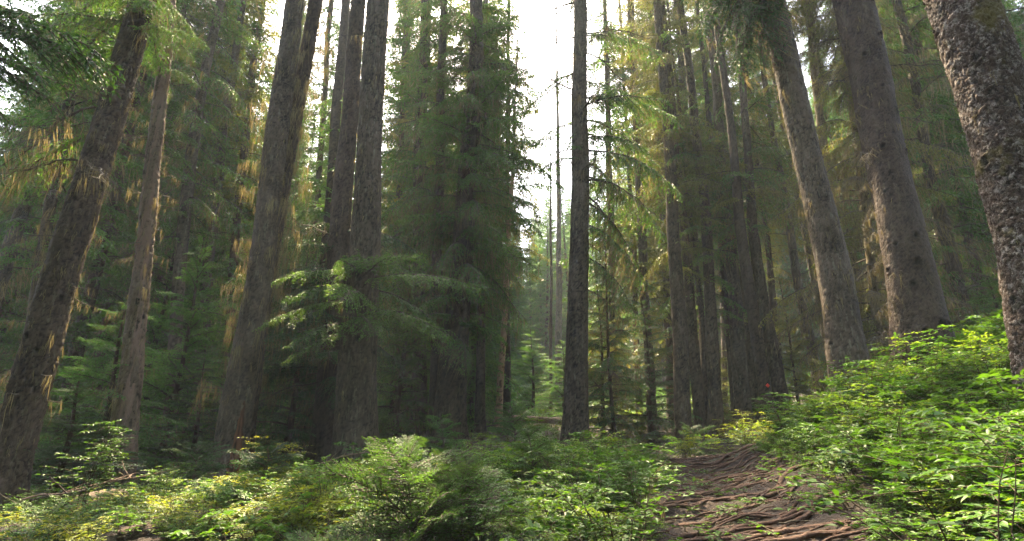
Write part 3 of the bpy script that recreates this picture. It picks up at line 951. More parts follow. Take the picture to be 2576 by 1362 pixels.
build_tree('straight solitary trunk right of centre with bare twisting limbs', [(1447, 1090, 66), (1456, 700, 52), (1460, 350, 42), (1458, 0, 33)], 14, 35, 20, 'bark_grey', (.05, .55, .013),
           crown=[dict(Y0=450, per_m=2.2, Rmax=2.2, kinds=['dead', 'dead', 'hem'], start=.9, taper=.3), dict(Y0=-60, per_m=3, Rmax=2, kinds=['fir'])],
           extra=[(95, 5, 2.8, 'hem', 12), (90, 0, 2.4, 'dead', 8), (250, 0, 1.2, 'dead', 10), (250, -5, 3.1, 'hem', 4), (270, -30, 2.8, 'near', 2), (300, 15, 2.7, 'hem', 0), (130, 0, 2.4, 'dead', -20), (380, -20, 3.2, 'hem', -12),
                  (440, 5, 3.0, 'hem', -16), (450, -30, 2.8, 'dead', -22), (560, 0, 1.7, 'dead', -25), (600, 20, 1.5, 'deadl', -10), (350, 180, 1.6, 'hem', 0), (400, 200, 1.5, 'hem', -5), (310, 170, 1.5, 'hem', 5),
                  (420, 170, .9, 'near', 0), (380, -120, .9, 'near', 0), (10, 185, 1.6, 'dead', -10), (60, 180, 1.4, 'dead', -20), (140, 190, 1.1, 'dead', -30), (420, -20, .8, 'near', 0), (480, 10, 2.4, 'deadl', -25), (640, 0, 2.2, 'shag', -20), (720, 12, 1.8, 'deadl', -20), (500, 15, 2.7, 'shag', -18), (560, -15, 2.4, 'shag', -22), (400, 25, 2.6, 'hem', -14), (20, -25, 2.0, 'dead', 15), (180, 170, 1.5, 'dead', -15), (230, 195, 1.3, 'dead', -25), (30, 160, 1.3, 'dead', 5), (330, 20, 2.2, 'dead', 0)],
           lichen_skin=50, stubs=20)
# the group right of centre
GX = 'hem'
build_tree('brown trunk standing leftmost in the row beside the trail top', [(1718, 1060, 45), (1702, 700, 35), (1690, 480, 29)], 16, 35, 21, 'bark_brown', SC, shared=('mid', 0, 670, 0.95), foliage='needles_gold', lichen_skin=70, flare=.12)
build_tree('slender shaded trunk tucked behind the leftmost brown trunk of the row', [(1763, 1070, 32), (1735, 750, 25), (1712, 480, 20)], 16.8, 35, 22, 'bark_brown', SC, shared=('mid', 1, 630, 0.95), foliage='needles_gold', flare=.12)
build_tree('very thin dark trunk between two brown trunks of the row', [(1782, 1070, 20), (1760, 750, 15), (1740, 560, 12)], 17.5, 18, 23, 'bark_red', SC, shared=('mid', 2, 810, 0.95), foliage='needles', flare=.12)
build_tree('sturdy brown trunk in the middle of the row by the trail top', [(1802, 1075, 40), (1788, 780, 31), (1770, 480, 25), (1735, 200, 21)], 16.5, 35, 24, 'bark_brown', SC, shared=('mid', 0, 650, 0.95), lichen_skin=60, flare=.12)
build_tree('thin dark slanting trunk behind the sturdy brown one of the row', [(1850, 1050, 22), (1832, 800, 18), (1812, 560, 15)], 18.5, 35, 25, 'bark_red', SC, shared=('mid', 1, 670, 0.95), flare=.12)
build_tree('straight grey-brown trunk just left of the tan rotting snag', [(1872, 1050, 44), (1848, 760, 34), (1820, 480, 28), (1800, 200, 22)], 17.5, 35, 26, 'bark_grey', SC, shared=('mid', 2, 590, 0.95), foliage='needles_gold', lichen_skin=60)
build_tree('tan rotting snag glowing in the sun behind the trail marker tree', [(1918, 1050, 26), (1902, 930, 46), (1892, 820, 50), (1884, 700, 22)], 21, 4.9, 27, 'bark_tan', (.10, .3, .03), name='dead_snag', cat='dead tree', flare=0)
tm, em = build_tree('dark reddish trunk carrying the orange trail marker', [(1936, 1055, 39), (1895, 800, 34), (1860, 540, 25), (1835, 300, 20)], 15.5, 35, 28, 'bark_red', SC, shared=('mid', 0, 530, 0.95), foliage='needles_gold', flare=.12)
build_tree('dark trunk leaning into the marked tree with a flared mossy foot', [(1972, 1040, 42), (1925, 800, 32), (1893, 560, 25), (1868, 200, 18)], 16, 35, 29, 'bark_brown', SC, shared=('mid', 1, 590, 0.95), flare=.7)
build_tree('reddish slim trunk seen right behind the marked tree', [(1962, 960, 22), (1945, 760, 18), (1925, 560, 15)], 21, 35, 30, 'bark_red', SC, shared=('mid', 2, 710, 0.95), foliage='needles_gold', flare=.12)
build_tree('stout curved grey trunk rising from the right bank, nearer the trail', [(2145, 975, 108), (2100, 700, 92), (2058, 500, 80), (1985, 200, 70), (1938, 0, 64)], 9.5, 35, 31, 'bark_grey', (.05, .5, .013),
           crown=[dict(Y0=-90, per_m=3.4, Rmax=2.4, kinds=['fir', 'shag'])],
           extra=[(-60, 190, 2.0, 'near', -12), (-80, 200, 2.3, 'near', -20), (-120, 185, 2.5, 'near', -28), (-20, 195, 2.0, 'shag', -45), (-70, 210, 2.2, 'near', -38), (-100, 215, 2.2, 'shag', -50), (-50, 175, 1.6, 'deadl', -50),
                  (20, 190, 1.3, 'deadl', -55), (0, 184, 2.2, 'near', -40), (30, 192, 2.0, 'near', -52), (-60, 186, 2.8, 'near', -40), (-30, 200, 2.6, 'near', -34), (-70, 178, 2.5, 'near', -52), (-10, 196, 2.4, 'hem', -44), (50, 188, 1.6, 'deadl', -60), (-90, 190, 3.0, 'near', -32),
                  (-140, 178, 2.9, 'near', -22), (-160, 190, 2.7, 'near', -36), (-90, 182, 2.3, 'hem', -30), (-110, 200, 2.5, 'near', -48), (-40, 186, 1.8, 'deadl', -62), (-150, 170, 2.4, 'hem', -30), (-130, 206, 2.6, 'hem', -40)],
           foliage='needles_dark', lichen_skin=170, stubs=12)
build_tree('massive dark scaly trunk on the right bank among the shrubs', [(2322, 895, 168), (2285, 700, 138), (2240, 460, 116), (2195, 200, 106), (2143, 0, 98)], 8, 35, 32, 'bark_red', (.034, .7, .010),
           crown=[dict(Y0=-140, per_m=3, Rmax=2.4, kinds=['fir', 'shag'])],
           extra=[(y, 178 + (i * 37) % 50 - 25, .75, 'dead', -25 + (i * 13) % 20) for i, y in enumerate(range(60, 820, 38))], lichen_skin=60, flare=.25, knots=34)
build_tree('thin trunk wrapped in golden lichen between the two stout right trunks', [(2215, 900, 24), (2180, 560, 24), (2150, 300, 22), (2112, 0, 24)], 11.5, 35, 33, 'bark_mossy', (.04, .4, .014),
           crown=[dict(Y0=880, per_m=13, Rmax=1.7, kinds=['deadl', 'deadl', 'shag'], start=.9, taper=.2)], foliage='needles_gold', lichen_skin=200)
build_tree('golden-brown lichen-draped conifer filling the gap between the two stout right trunks', [(2140, 940, 26), (2090, 500, 22), (2030, 0, 20)], 13, 30, 39, 'bark_mossy', (.04, .4, .014),
           crown=[dict(Y0=930, per_m=9, Rmax=1.7, kinds=['deadl', 'shag', 'deadl', 'shag'], start=.95, taper=.2)], foliage='needles_gold', lichen_skin=120)
build_tree('grey trunk on the upper right bank left of its slimmer neighbour', [(2432, 850, 50), (2385, 600, 36), (2340, 430, 30), (2278, 100, 24)], 14, 35, 34, 'bark_grey', SC, shared=('mid', 0, 810, 0.95), lichen_skin=60)
build_tree('slimmer trunk on the upper right bank nearest the silver-scaled giant', [(2482, 805, 34), (2440, 620, 28), (2400, 450, 24)], 15.5, 35, 35, 'bark_red', SC, shared=('mid', 1, 710, 0.95))
build_tree('pale distant trunk high on the right bank by the frame edge', [(2515, 745, 40), (2480, 600, 34), (2440, 400, 28)], 19, 35, 36, 'bark_grey', SC, shared=('mid', 2, 670, 0.95))
build_tree('huge silver-scaled mossy trunk filling the right edge', [(2668, 985, 232), (2592, 600, 214), (2505, 280, 188), (2418, 0, 172)], 5, 35, 37, 'bark_silver', (.040, .60, .019),
           crown=[dict(h0=9, per_m=3, Rmax=2.6, kinds=['fir', 'shag'])], flare=.2, lichen_skin=20)

# dark bough hanging in from a tree beyond the left edge
build_tree('dark boughs reaching into the top left corner from beyond the edge', [(-620, 1300, 90), (-500, 700, 80), (-380, 0, 60)], 5.5, 35, 38, 'bark_brown', (.05, .5, .015),
           crown=[dict(h0=8, per_m=3, Rmax=2.2, kinds=['fir'])],
           extra=[(120, -8, 2.9, 'near', 6), (40, 0, 3.3, 'near', 8), (-40, 6, 3.4, 'near', 4), (180, -3, 2.6, 'near', 2), (-80, -12, 3.2, 'near', 0), (0, 12, 3.2, 'near', 6), (60, 8, 2.8, 'near', 0), (-120, 2, 3.3, 'near', -8), (300, 8, 2.0, 'near', 2)],
           foliage='needles_dark')

# ------------------------------------------------------------------ slim trunks in the middle distance
MID = [
    ('slender hazy trunk behind the snag, left of the lichen-hung tree', [(425, 1160, 44), (445, 760, 36), (478, 400, 32), (530, 120, 24)], 16, 35, 'bark_grey', 620),
    ('thin hazy trunk leaning close to the lichen-hung tree', [(490, 1050, 34), (520, 700, 27), (560, 350, 24)], 19, 35, 'bark_grey', 520),
    ('shadowed stout trunk low behind the left trunk', [(140, 1180, 60), (200, 860, 40), (270, 560, 30)], 15, 35, 'bark_red', 760),
    ('grey trunk in the gap between the snag and young green firs', [(225, 1160, 34), (262, 800, 28), (300, 500, 24)], 19, 35, 'bark_grey', 640),
    ('thin trunk left of the lichen-draped central conifer', [(1042, 1080, 26), (1050, 850, 22), (1060, 500, 18)], 20, 35, 'bark_grey', 760),
    ('pale thin trunk right beside the big furrowed trunk', [(990, 1075, 26), (996, 860, 20), (1000, 600, 18)], 22, 35, 'bark_grey', 760),
    ('reddish slim trunk just left of the central conifer base', [(1092, 1085, 36), (1100, 800, 30), (1105, 400, 24)], 16, 35, 'bark_red', 640),
    ('thin dark trunk right of the central conifer base', [(1186, 1060, 20), (1188, 850, 16), (1190, 600, 14)], 22, 35, 'bark_red', 700),
    ('grey trunk ending in shrubs between the central conifer and the log', [(1208, 1065, 27), (1208, 900, 23), (1212, 650, 20)], 19, 35, 'bark_grey', 760),
    ('pale tall trunk leaning right before the fallen log', [(1255, 1050, 20), (1266, 850, 16), (1276, 650, 13), (1290, 420, 10)], 23, 20, 'bark_tan', 560),
    ('dark twin trunk beside the pale leaning one', [(1275, 1050, 22), (1274, 850, 18), (1276, 600, 14)], 24, 35, 'bark_red', 700),
    ('hazy trunk standing in the bright central gap', [(1386, 1020, 9), (1386, 800, 8), (1386, 560, 6)], 30, 17, 'bark_grey', 760),
    ('dim trunk left of the solitary trunk in the central gap', [(1406, 960, 20), (1406, 760, 16), (1406, 560, 12)], 36, 35, 'bark_grey', 700),
    ('hazy leaning trunk behind the gold foliage right of the row', [(2062, 970, 30), (2012, 740, 24), (1990, 600, 20)], 20, 35, 'bark_grey', 560),
    ('pale leaning trunk seen between the row and the stout curved trunk', [(2100, 940, 30), (2050, 700, 26), (2010, 500, 22)], 22, 35, 'bark_grey', 480),
    ('ghostly trunk above the trail left of the marked tree', [(1825, 1050, 16), (1820, 850, 14), (1812, 600, 12)], 25, 35, 'bark_grey', 650),
    ('slim trunk below the gold boughs right of the solitary trunk', [(1608, 1050, 18), (1600, 800, 15), (1590, 560, 12)], 24, 35, 'bark_grey', 700),
    ('slender tall trunk behind the hanging dark bough', [(1690, 1000, 22), (1672, 500, 20), (1662, 100, 18)], 23, 35, 'bark_grey', 420),
    ('tall misty trunk left of the big leaning lichen tree', [(640, 1060, 26), (620, 500, 22), (602, 200, 18)], 24, 35, 'bark_grey', 560),
    ('tall dim trunk on the far right bank', [(2330, 860, 30), (2270, 420, 26), (2230, 80, 20)], 20, 35, 'bark_grey', 500),
]
MID += [
    ('mossy conifer filling the upper left between the thick trunk and the snag', [(330, 1060, 26), (390, 500, 22), (455, 60, 18)], 18, 38, 'bark_grey', 900),
    ('mossy conifer filling the upper left beyond the snag', [(500, 1060, 24), (545, 500, 20), (590, 60, 16)], 23, 40, 'bark_grey', 900),
    ('mossy conifer filling the canopy above the row of trunks', [(1690, 1040, 22), (1665, 500, 18), (1640, 60, 15)], 24, 40, 'bark_brown', 900),
    ('far thick conifer filling the canopy left of the central conifer top', [(1035, 1040, 20), (1030, 500, 17), (1026, 100, 14)], 24, 42, 'bark_brown', 800),
    ('far thick conifer peering over the left shoulder of the dark bushy fir', [(760, 1040, 20), (800, 500, 17), (825, 100, 14)], 23, 42, 'bark_brown', 800),
    ('far conifer behind the right flank of the central conifer', [(1215, 1040, 18), (1218, 500, 15), (1220, 100, 12)], 27, 42, 'bark_brown', 800),
    ('tall thin conifer narrowing the sky gap right of the solitary trunk', [(1545, 1040, 18), (1535, 500, 16), (1525, 100, 12)], 22, 42, 'bark_grey', 900),
    ('far tall conifer closing the sky left of the big furrowed trunk', [(850, 1040, 26), (860, 500, 22), (868, 100, 16)], 27, 42, 'bark_grey', 900),
    ('far tall conifer closing the sky right of the big furrowed trunk', [(1000, 1040, 22), (1010, 500, 18), (1018, 100, 14)], 28, 42, 'bark_grey', 900),
    ('conifer standing in the corner behind the silver giant', [(2760, 800, 40), (2690, 400, 34), (2600, 0, 30)], 13, 34, 'bark_brown', 700),
    ('tall conifer rising behind the leaning grey left trunk', [(300, 1060, 26), (350, 500, 22), (400, 100, 16)], 22, 38, 'bark_grey', 860),
    ('tall conifer behind the hanging dark bough', [(1780, 1020, 24), (1740, 500, 20), (1710, 100, 16)], 21, 38, 'bark_brown', 700),
    ('tall conifer filling the canopy between the big furrowed trunk and the central conifer', [(1060, 1060, 34), (1050, 500, 28), (1070, 0, 20)], 18, 36, 'bark_red', 900),
    ('crowded conifer behind the dark bushy fir', [(790, 1080, 34), (830, 500, 28), (870, 0, 22)], 17, 36, 'bark_red', 900),
    ('tall conifer left of the hanging dark bough', [(1640, 1060, 26), (1610, 500, 22), (1585, 0, 18)], 22, 37, 'bark_grey', 860),
    ('tall conifer in the misty gap left of the lichen-hung tree', [(560, 1060, 26), (600, 500, 22), (640, 150, 18)], 20, 30, 'bark_grey', 860),
    ('thickly branched conifer behind the thick left trunk', [(40, 1100, 40), (130, 500, 34), (220, 0, 26)], 13, 34, 'bark_brown', 700),
    ('thickly branched conifer beyond the row of trunks', [(1900, 1000, 34), (1850, 500, 28), (1800, 0, 22)], 20, 37, 'bark_brown', 800),
    ('thickly branched conifer between the right trunks and the silver giant', [(2420, 860, 34), (2330, 400, 28), (2270, 0, 22)], 16, 35, 'bark_brown', 800),
]
for i, (lab, nodes, d, H, bark, Y0) in enumerate(MID):
    sp = ['far', 'farl', 'far'][i % 3]
    narrow = 1350 <= nodes[0][0] <= 1420
    build_tree(lab, nodes, d, H, 100 + i, bark, FI if d < 20 else (.08, .4, .012),
               shared=None if narrow else ('far' if d >= 17 else 'mid', i % 3, Y0, 1.0), crown=dict(Y0=900, per_m=1.2, Rmax=.5, kinds=['dead'], start=1, taper=.2) if narrow else None, foliage=['needles', 'needles_gold', 'needles'][i % 3], group='slim trunks in the middle distance')

# ------------------------------------------------------------------ young conifers
YNG = [
    ('bushy young fir between the left trunk and the snag', 215, 1230, 760, 10.5, 1.35, 'needles_green'),
    ('tallest young conifer behind the peeling snag', 400, 1180, 600, 12.5, 1.3, 'needles_green'),
    ('soft green young conifer left of the lichen-hung trunk', 560, 1150, 500, 14, 1.25, 'needles_green'),
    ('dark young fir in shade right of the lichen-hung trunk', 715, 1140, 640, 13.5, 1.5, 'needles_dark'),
    ('small dark fir low beside the left trunk', 130, 1250, 960, 9, 1.1, 'needles_dark'),
    ('young conifer filling the far left edge', 30, 1150, 560, 13.5, 1.7, 'needles'),
    ('thin dark young fir with bare lower limbs right of the solitary trunk', 1546, 1075, 600, 14.5, 1.05, 'needles_dark'),
    ('gold-tinged young conifer beyond the solitary trunk', 1520, 1050, 720, 18, 1.4, 'needles_gold'),
    ('spreading young fir in front of the row of trunks', 1640, 1065, 760, 17.5, 1.5, 'needles_dark'),
    ('small shrubby fir between the snag and the lichen-hung trunk', 470, 1180, 900, 12, 1.1, 'needles_dark'),
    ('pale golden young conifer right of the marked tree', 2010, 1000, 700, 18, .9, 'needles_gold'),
    ('green young fir on the right bank beside the silver giant', 2520, 820, 700, 11, .9, 'needles_green'),
    ('low green fir on the bank between grey trunks', 2440, 850, 700, 16, 1.4, 'needles_green'),
    ('golden lit conifer between the stout right trunks', 2190, 930, 560, 14.5, 1.2, 'needles_gold'),
    ('misty young fir left of the fallen log', 1240, 1050, 800, 26, 1.7, 'needles_green'),
    ('misty young fir behind the fallen log', 1340, 1035, 830, 30, 1.8, 'needles_green'),
    ('round hazy fir nearest the solitary trunk in the gap', 1420, 1030, 860, 28, 1.6, 'needles_green'),
    ('shaded fir behind the big furrowed trunk', 1000, 1090, 620, 16, 1.5, 'needles'),
    ('dusky fir beneath the low bushy branch', 760, 1120, 820, 16, 1.5, 'needles_dark'),
    ('green fir hazed by light beyond the snag', 330, 1120, 480, 17, 1.7, 'needles_green'),
    ('young fir with gold tips behind the row of trunks', 1790, 1040, 820, 22, 1.6, 'needles_gold'),
]
YK = []
for k in range(4):
    c = Crown(300 + k); g = Geo(); H = 5.0
    ax = lambda h, k=k: np.array([.05 * math.sin(h * .9 + k), .04 * math.sin(h * 1.1 + 2 * k), h])
    make_trunk(g, ax, lambda h, H=H: .012 + .014 * (H - h) * .9, -.5, H, H, 10, .2, None, k, .2)
    c.ring(ax, .3, H, [8, 9, 8, 6][k], 1.4, [['yng', 'mid'], ['yng'], ['mid', 'yng'], ['mid']][k], start=.85, taper=.7, tilt=5)
    if k == 3:
        c.ring(ax, .3, 3, 5, 1.4, ['dead'], start=1, taper=.2)
    e = finish('young_conifer', 'young conifer', 'tree', (0, 0, 0), [('trunk', g, 'bark_brown', True), ('branches', c.wood, 'twig', False), ('crown', c.fol, 'needles', False), ('hanging_lichen', c.lic, 'lichen', False)], 'young conifers among the trunks')
    YK.append(e)
yused = set()
for i, (lab, X, Yb, Yt, d, R, fol) in enumerate(YNG):
    p = at(X, Yb, d); z0 = gz(p[0], d)
    H = at(X, Yt, d)[2] - z0
    k = 3 if 'bare lower' in lab else i % 3
    o = YK[k]
    if k in yused:
        kids = list(o.children)
        o = o.copy(); sc.collection.objects.link(o)
        for ch in kids:
            c2 = ch.copy(); sc.collection.objects.link(c2); c2.parent = o
    yused.add(k)
    o.location = (p[0], d, z0); o.rotation_euler = (0, 0, i * 2.1); o.scale = (R / 1.25, R / 1.25, H / 5.0)
    o['label'] = lab
    for ch in o.children:
        if ch.name.startswith('crown'):
            own_material(ch, fol)

# ------------------------------------------------------------------ forest beyond: a few kinds, copied tree by tree
KINDS = []
KR = [3.2, 2.8, 3.2, 3.1, 2.7, 2.3, 3.0]
for k in range(7):
    H = [36, 31, 40, 28, 34, 19, 37][k]
    low = [1.2, 3, 5, .8, 2, .6, 6][k]
    c = Crown(500 + k); g = Geo()
    ax = lambda h, k=k: np.array([.10 * math.sin(h * .25 + k), .1 * math.sin(h * .22 + 2 * k), h])
    r0 = [.30, .26, .34, .22, .28, .16, .3][k]
    make_trunk(g, ax, lambda h, H=H, r0=r0: r0 * (1 - .93 * max(h, 0) / H), -1.0, H, H, 16, .35, (.10, .4, .014), k, .3)
    kinds = [['far'], ['farl', 'far'], ['far', 'farl'], ['far'], ['farl'], ['far'], ['farl', 'far']][k]
    c.ring(ax, low, H, [8.4, 7.6, 7.2, 9.0, 7.8, 9.0, 7.6][k], KR[k], kinds, start=.75, taper=.7)
    if k in (1, 2, 6):
        c.ring(ax, 2.0, low + 2, 2.5, 1.2, ['dead'], start=1, taper=.1)
    e = finish('distant_conifer', 'hazy conifer of the forest beyond', 'tree', (0, 0, 0),
               [('trunk', g, ['bark_grey', 'bark_red', 'bark_brown'][k % 3], True), ('branches', c.wood, 'twig', False), ('crown', c.fol, ['needles', 'needles', 'needles_green', 'needles_green', 'needles_gold', 'needles_green', 'needles'][k], False), ('hanging_lichen', c.lic, 'lichen', False)], 'hazy forest beyond')
    KINDS.append((e, H, KR[k]))
used = set()
rr = np.random.default_rng(91)
placed = []
REG = [('on the left', 0, 860), ('behind the left centre', 860, 1290), ('in the bright central gap', 1290, 1480), ('right of the solitary trunk', 1480, 1900), ('on the right slope', 1900, 99999)]
for d0, d1, n, gap in [(44, 90, 38, 2.0), (19, 26, 20, 2.6), (26, 36, 38, 2.6), (36, 50, 56, 2.8), (50, 72, 70, 3.2), (72, 100, 60, 4.5)]:
    tries = 0; made = 0
    while made < n and tries < 4000:
        tries += 1
        d = rr.uniform(d0, d1); x = rr.uniform(-1.25, 1.25) * d
        if n == 38:
            x = rr.uniform(.0, .15) * d * .95      # the trees that close the misty gap
        if any((x - a) ** 2 + (d - b) ** 2 < gap ** 2 for a, b in placed):
            continue
        k = int(rr.integers(0, 7)); e, H, R = KINDS[k]
        z = gz(x, d); s_ = rr.uniform(.85, 1.2)
        X, Y, zc = project(np.array([x, d, z + 6]))
        if not (-150 < X < 2730):
            continue
        Xt, Yt, _ = project(np.array([x, d, z + H * s_]))
        rad = R * s_ * F / zc
        if abs(Xt - 1372) < 42 + rad * .75:      # the opening to the sky
            if d < 42 and abs(X - 1378) < 35 + rad * .8:
                continue
            Hmax = at(CX, rr.uniform(400, 520), d)[2] - z
            if Hmax < 9:
                continue
            if H * s_ > Hmax:
                k = 5; e, H, R = KINDS[5]; s_ = min(s_, Hmax / H)
                if s_ < .42:
                    continue
        if 640 < Xt < 700 and Yt < 60 and d < 50:
            continue
        w = np.array([x, d, z])
        if d < 45 and in_corridor(w + np.array([0, 0, 1.0]) * np.arange(3, H * s_ - 1, 1.0)[:, None], R * .8):
            continue
        placed.append((x, d)); made += 1
        if k in used:
            o = e.copy(); sc.collection.objects.link(o)
            for ch in list(e.children):
                c2 = ch.copy(); sc.collection.objects.link(c2); c2.parent = o
        else:
            o = e; used.add(k)
        o.location = (x, d, z); o.rotation_euler = (rr.normal(0, .015), rr.normal(0, .015), rr.uniform(0, 6.28)); o.scale = (s_, s_, s_)
        reg = next(nm for nm, a, b in REG if X < b)
        dist = 'mid-distance' if d < 36 else ('hazy' if d < 60 else 'faint far-off')
        o['label'] = f'{dist} conifer among the crowded forest {reg}'
        o['group'] = f'{dist} conifers {reg}'
# unseen conifers of the same forest, added behind and beside the viewpoint for shade
back = []
while len(back) < 46:
    x, d = rr.uniform(-30, 30), rr.uniform(-30, 7)
    if math.hypot(x, d) < 4.5 or (d > 0 and abs(x) < 1.35 * d + 5) or any((x - a) ** 2 + (d - b) ** 2 < 9 for a, b in back) or abs(path_dist(np.array([x]), np.array([d]))[0]) < 1.5:
        continue
    back.append((x, d))
    k = int(rr.integers(0, 7)); e, H, R = KINDS[k]
    if k in used:
        o = e.copy(); sc.collection.objects.link(o)
        for ch in list(e.children):
            c2 = ch.copy(); sc.collection.objects.link(c2); c2.parent = o
    else:
        o = e; used.add(k)
    s_ = rr.uniform(.85, 1.1)
    o.location = (x, d, gz(x, d)); o.rotation_euler = (0, 0, rr.uniform(0, 6.28)); o.scale = (s_, s_, s_)
    o['label'] = 'tall unseen forest conifer added behind the viewpoint for shade'; o['group'] = 'unseen shade conifers behind the viewpoint'
for k, (e, H, R) in enumerate(KINDS):
    if k not in used:
        for ch in list(e.children):
            bpy.data.objects.remove(ch)
        bpy.data.objects.remove(e)


# ------------------------------------------------------------------ shrubs
def leaf_batch(g, r, O, D, Lf, W, near=True, t=None):
    n = len(O)
    up = np.array([0, 0, 1.0])
    Sd = nrm(np.cross(D, up) + r.normal(0, .22, (n, 3)))
    Nn = nrm(np.cross(Sd, D))
    Nn = Nn * np.where(Nn[:, 2:3] < 0, -1, 1)
    L_ = Lf[:, None]; W_ = W[:, None]
    if t is None:
        t = r.uniform(0, 1, n)
    if near:
        fold = r.uniform(.05, .35, n)[:, None] * W_
        dr = r.uniform(0, .30, n)[:, None] * L_
        pt = lambda u, w, f, dd: O + D * L_ * u + Sd * W_ * w + Nn * (f * fold) - Nn * dr * dd
        V = np.stack([pt(0, 0, 0, 0), pt(.25, .38, .8, .06), pt(.25, 0, 0, .06), pt(.25, -.38, .8, .06),
                      pt(.6, .44, 1, .36), pt(.6, 0, 0, .36), pt(.6, -.44, 1, .36), pt(1, 0, 0, 1)], 1).reshape(-1, 3)
        b = np.arange(n)[:, None] * 8
        T3 = np.concatenate([b + np.array(q) for q in ([0, 1, 2], [0, 2, 3], [4, 7, 5], [5, 7, 6])])
        Q4 = np.concatenate([b + np.array(q) for q in ([1, 4, 5, 2], [2, 5, 6, 3])])
        n0 = g.n
        g.add(V, T3, np.repeat(t, 8))
        g.F.append(Q4 + n0)
    else:
        rhomb(g, O, D, Sd, Lf, W * 1.05, t, .5)


def make_shrub(seed, h=.6, stems=7, leaf=.045, lw=.5, near=True, spread=.35, twigs=9, per=7):
    r = np.random.default_rng(seed)
    wood, lv = Geo(), Geo()
    P = []; R = []
    for s_ in range(stems):
        a = r.uniform(0, 6.28); hh = h * r.uniform(.6, 1.1); sp = spread * r.uniform(.3, 1.2)
        t = np.linspace(0, 1, 6)
        base = np.array([math.cos(a), math.sin(a), 0]) * .04
        c = base + np.stack([math.cos(a) * sp * t ** 1.4, math.sin(a) * sp * t ** 1.4, hh * (t - .12 * t ** 2.5)], 1) + np.cumsum(r.normal(0, .012, (6, 3)), 0)
        c[0, 2] = -.12
        P.append(c); R.append(.005 * (1 - .75 * t) + .0008)
        for q in range(twigs):
            u = r.uniform(.3, 1.0); i = min(int(u * 5), 4); f = u * 5 - i
            o = c[i] * (1 - f) + c[i + 1] * f
            b = a + r.normal(0, 1.3)
            d = nrm(np.array([math.cos(b), math.sin(b), r.uniform(.0, .45)]))
            L = r.uniform(.10, .24) * (h / .6) ** .5
            tt = np.linspace(0, 1, 6)[:, None]
            tw_ = o + d * L * tt + np.array([0, 0, -.06]) * tt ** 2 * L * 3
            P.append(tw_); R.append(.002 * (1 - .7 * tt[:, 0]) + .0006)
            m = per + int(r.integers(0, 3))
            us = np.linspace(.15, 1, m)
            oo = np.stack([np.interp(us, tt[:, 0], tw_[:, k]) for k in range(3)], 1)
            sd = nrm(np.cross(d, [0, 0, 1.0]))
            sg = np.where(np.arange(m) % 2 == 0, 1, -1)[:, None]
            dd = d * .55 + sd * sg * .85
            dd[-1] = d
            dd = nrm(dd + r.normal(0, .15, (m, 3)) + np.array([0, 0, r.uniform(-.12, .12)]))
            ll = leaf * r.uniform(.65, 1.2, m)
            leaf_batch(lv, r, oo, dd, ll, ll * lw * r.uniform(.85, 1.15, m), near, np.clip(.25 + .35 * u + r.normal(0, .15, m), 0, 1))
    tubes(wood, np.array(P), np.array(R), 4 if near else 3, .5)
    return wood, lv


def two_mat_mesh(name, wood, lv, lmat):
    g = Geo(); g.add_geo(lv); nF = sum(len(f) for f in lv.F)
    g.add_geo(wood)
    me = g.mesh(name, M[lmat])
    me.materials.append(M['leaf_stem'])
    tot = len(me.polygons)
    mi = np.zeros(tot, np.int32); mi[nF:] = 1
    me.polygons.foreach_set('material_index', mi)
    return me


def scatter(name, label, variants, pts, rots, scales, which, fallback):
    """one object of scattered plants that nobody could count"""
    col = bpy.data.collections.new(name + '_sources')
    for i, me in enumerate(variants):
        o = bpy.data.objects.new(f'{name}_source_{i:02d}', me)
        col.objects.link(o)
    me = bpy.data.meshes.new(name)
    me.vertices.add(len(pts)); me.vertices.foreach_set('co', np.asarray(pts, np.float32).ravel())
    for nm, typ, key, arr in (('rot', 'FLOAT_VECTOR', 'vector', rots), ('scl', 'FLOAT', 'value', scales), ('var', 'INT', 'value', which)):
        a = me.attributes.new(nm, typ, 'POINT')
        a.data.foreach_set(key, np.asarray(arr, np.int32 if typ == 'INT' else np.float32).ravel())
    ob = link(name, me)
    ng = bpy.data.node_groups.new(name, 'GeometryNodeTree')
    ng.interface.new_socket('Geometry', in_out='INPUT', socket_type='NodeSocketGeometry')
    ng.interface.new_socket('Geometry', in_out='OUTPUT', socket_type='NodeSocketGeometry')
    gi = ng.nodes.new('NodeGroupInput'); go = ng.nodes.new('NodeGroupOutput')
    ci = ng.nodes.new('GeometryNodeCollectionInfo')
    ci.inputs['Collection'].default_value = col
    ci.inputs['Separate Children'].default_value = True
    ci.inputs['Reset Children'].default_value = True
    ip = ng.nodes.new('GeometryNodeInstanceOnPoints')
    ip.inputs['Pick Instance'].default_value = True
    L = ng.links.new
    L(gi.outputs[0], ip.inputs['Points']); L(ci.outputs[0], ip.inputs['Instance'])
    for nm, dt, sock in (('rot', 'FLOAT_VECTOR', 'Rotation'), ('scl', 'FLOAT', 'Scale'), ('var', 'INT', 'Instance Index')):
        na = ng.nodes.new('GeometryNodeInputNamedAttribute')
        na.data_type = dt; na.inputs['Name'].default_value = nm
        L(na.outputs['Attribute'], ip.inputs[sock])
    L(ip.outputs[0], go.inputs[0])
    md = ob.modifiers.new('scatter', 'NODES'); md.node_group = ng
    tag(ob, label, kind='stuff')
    return ob


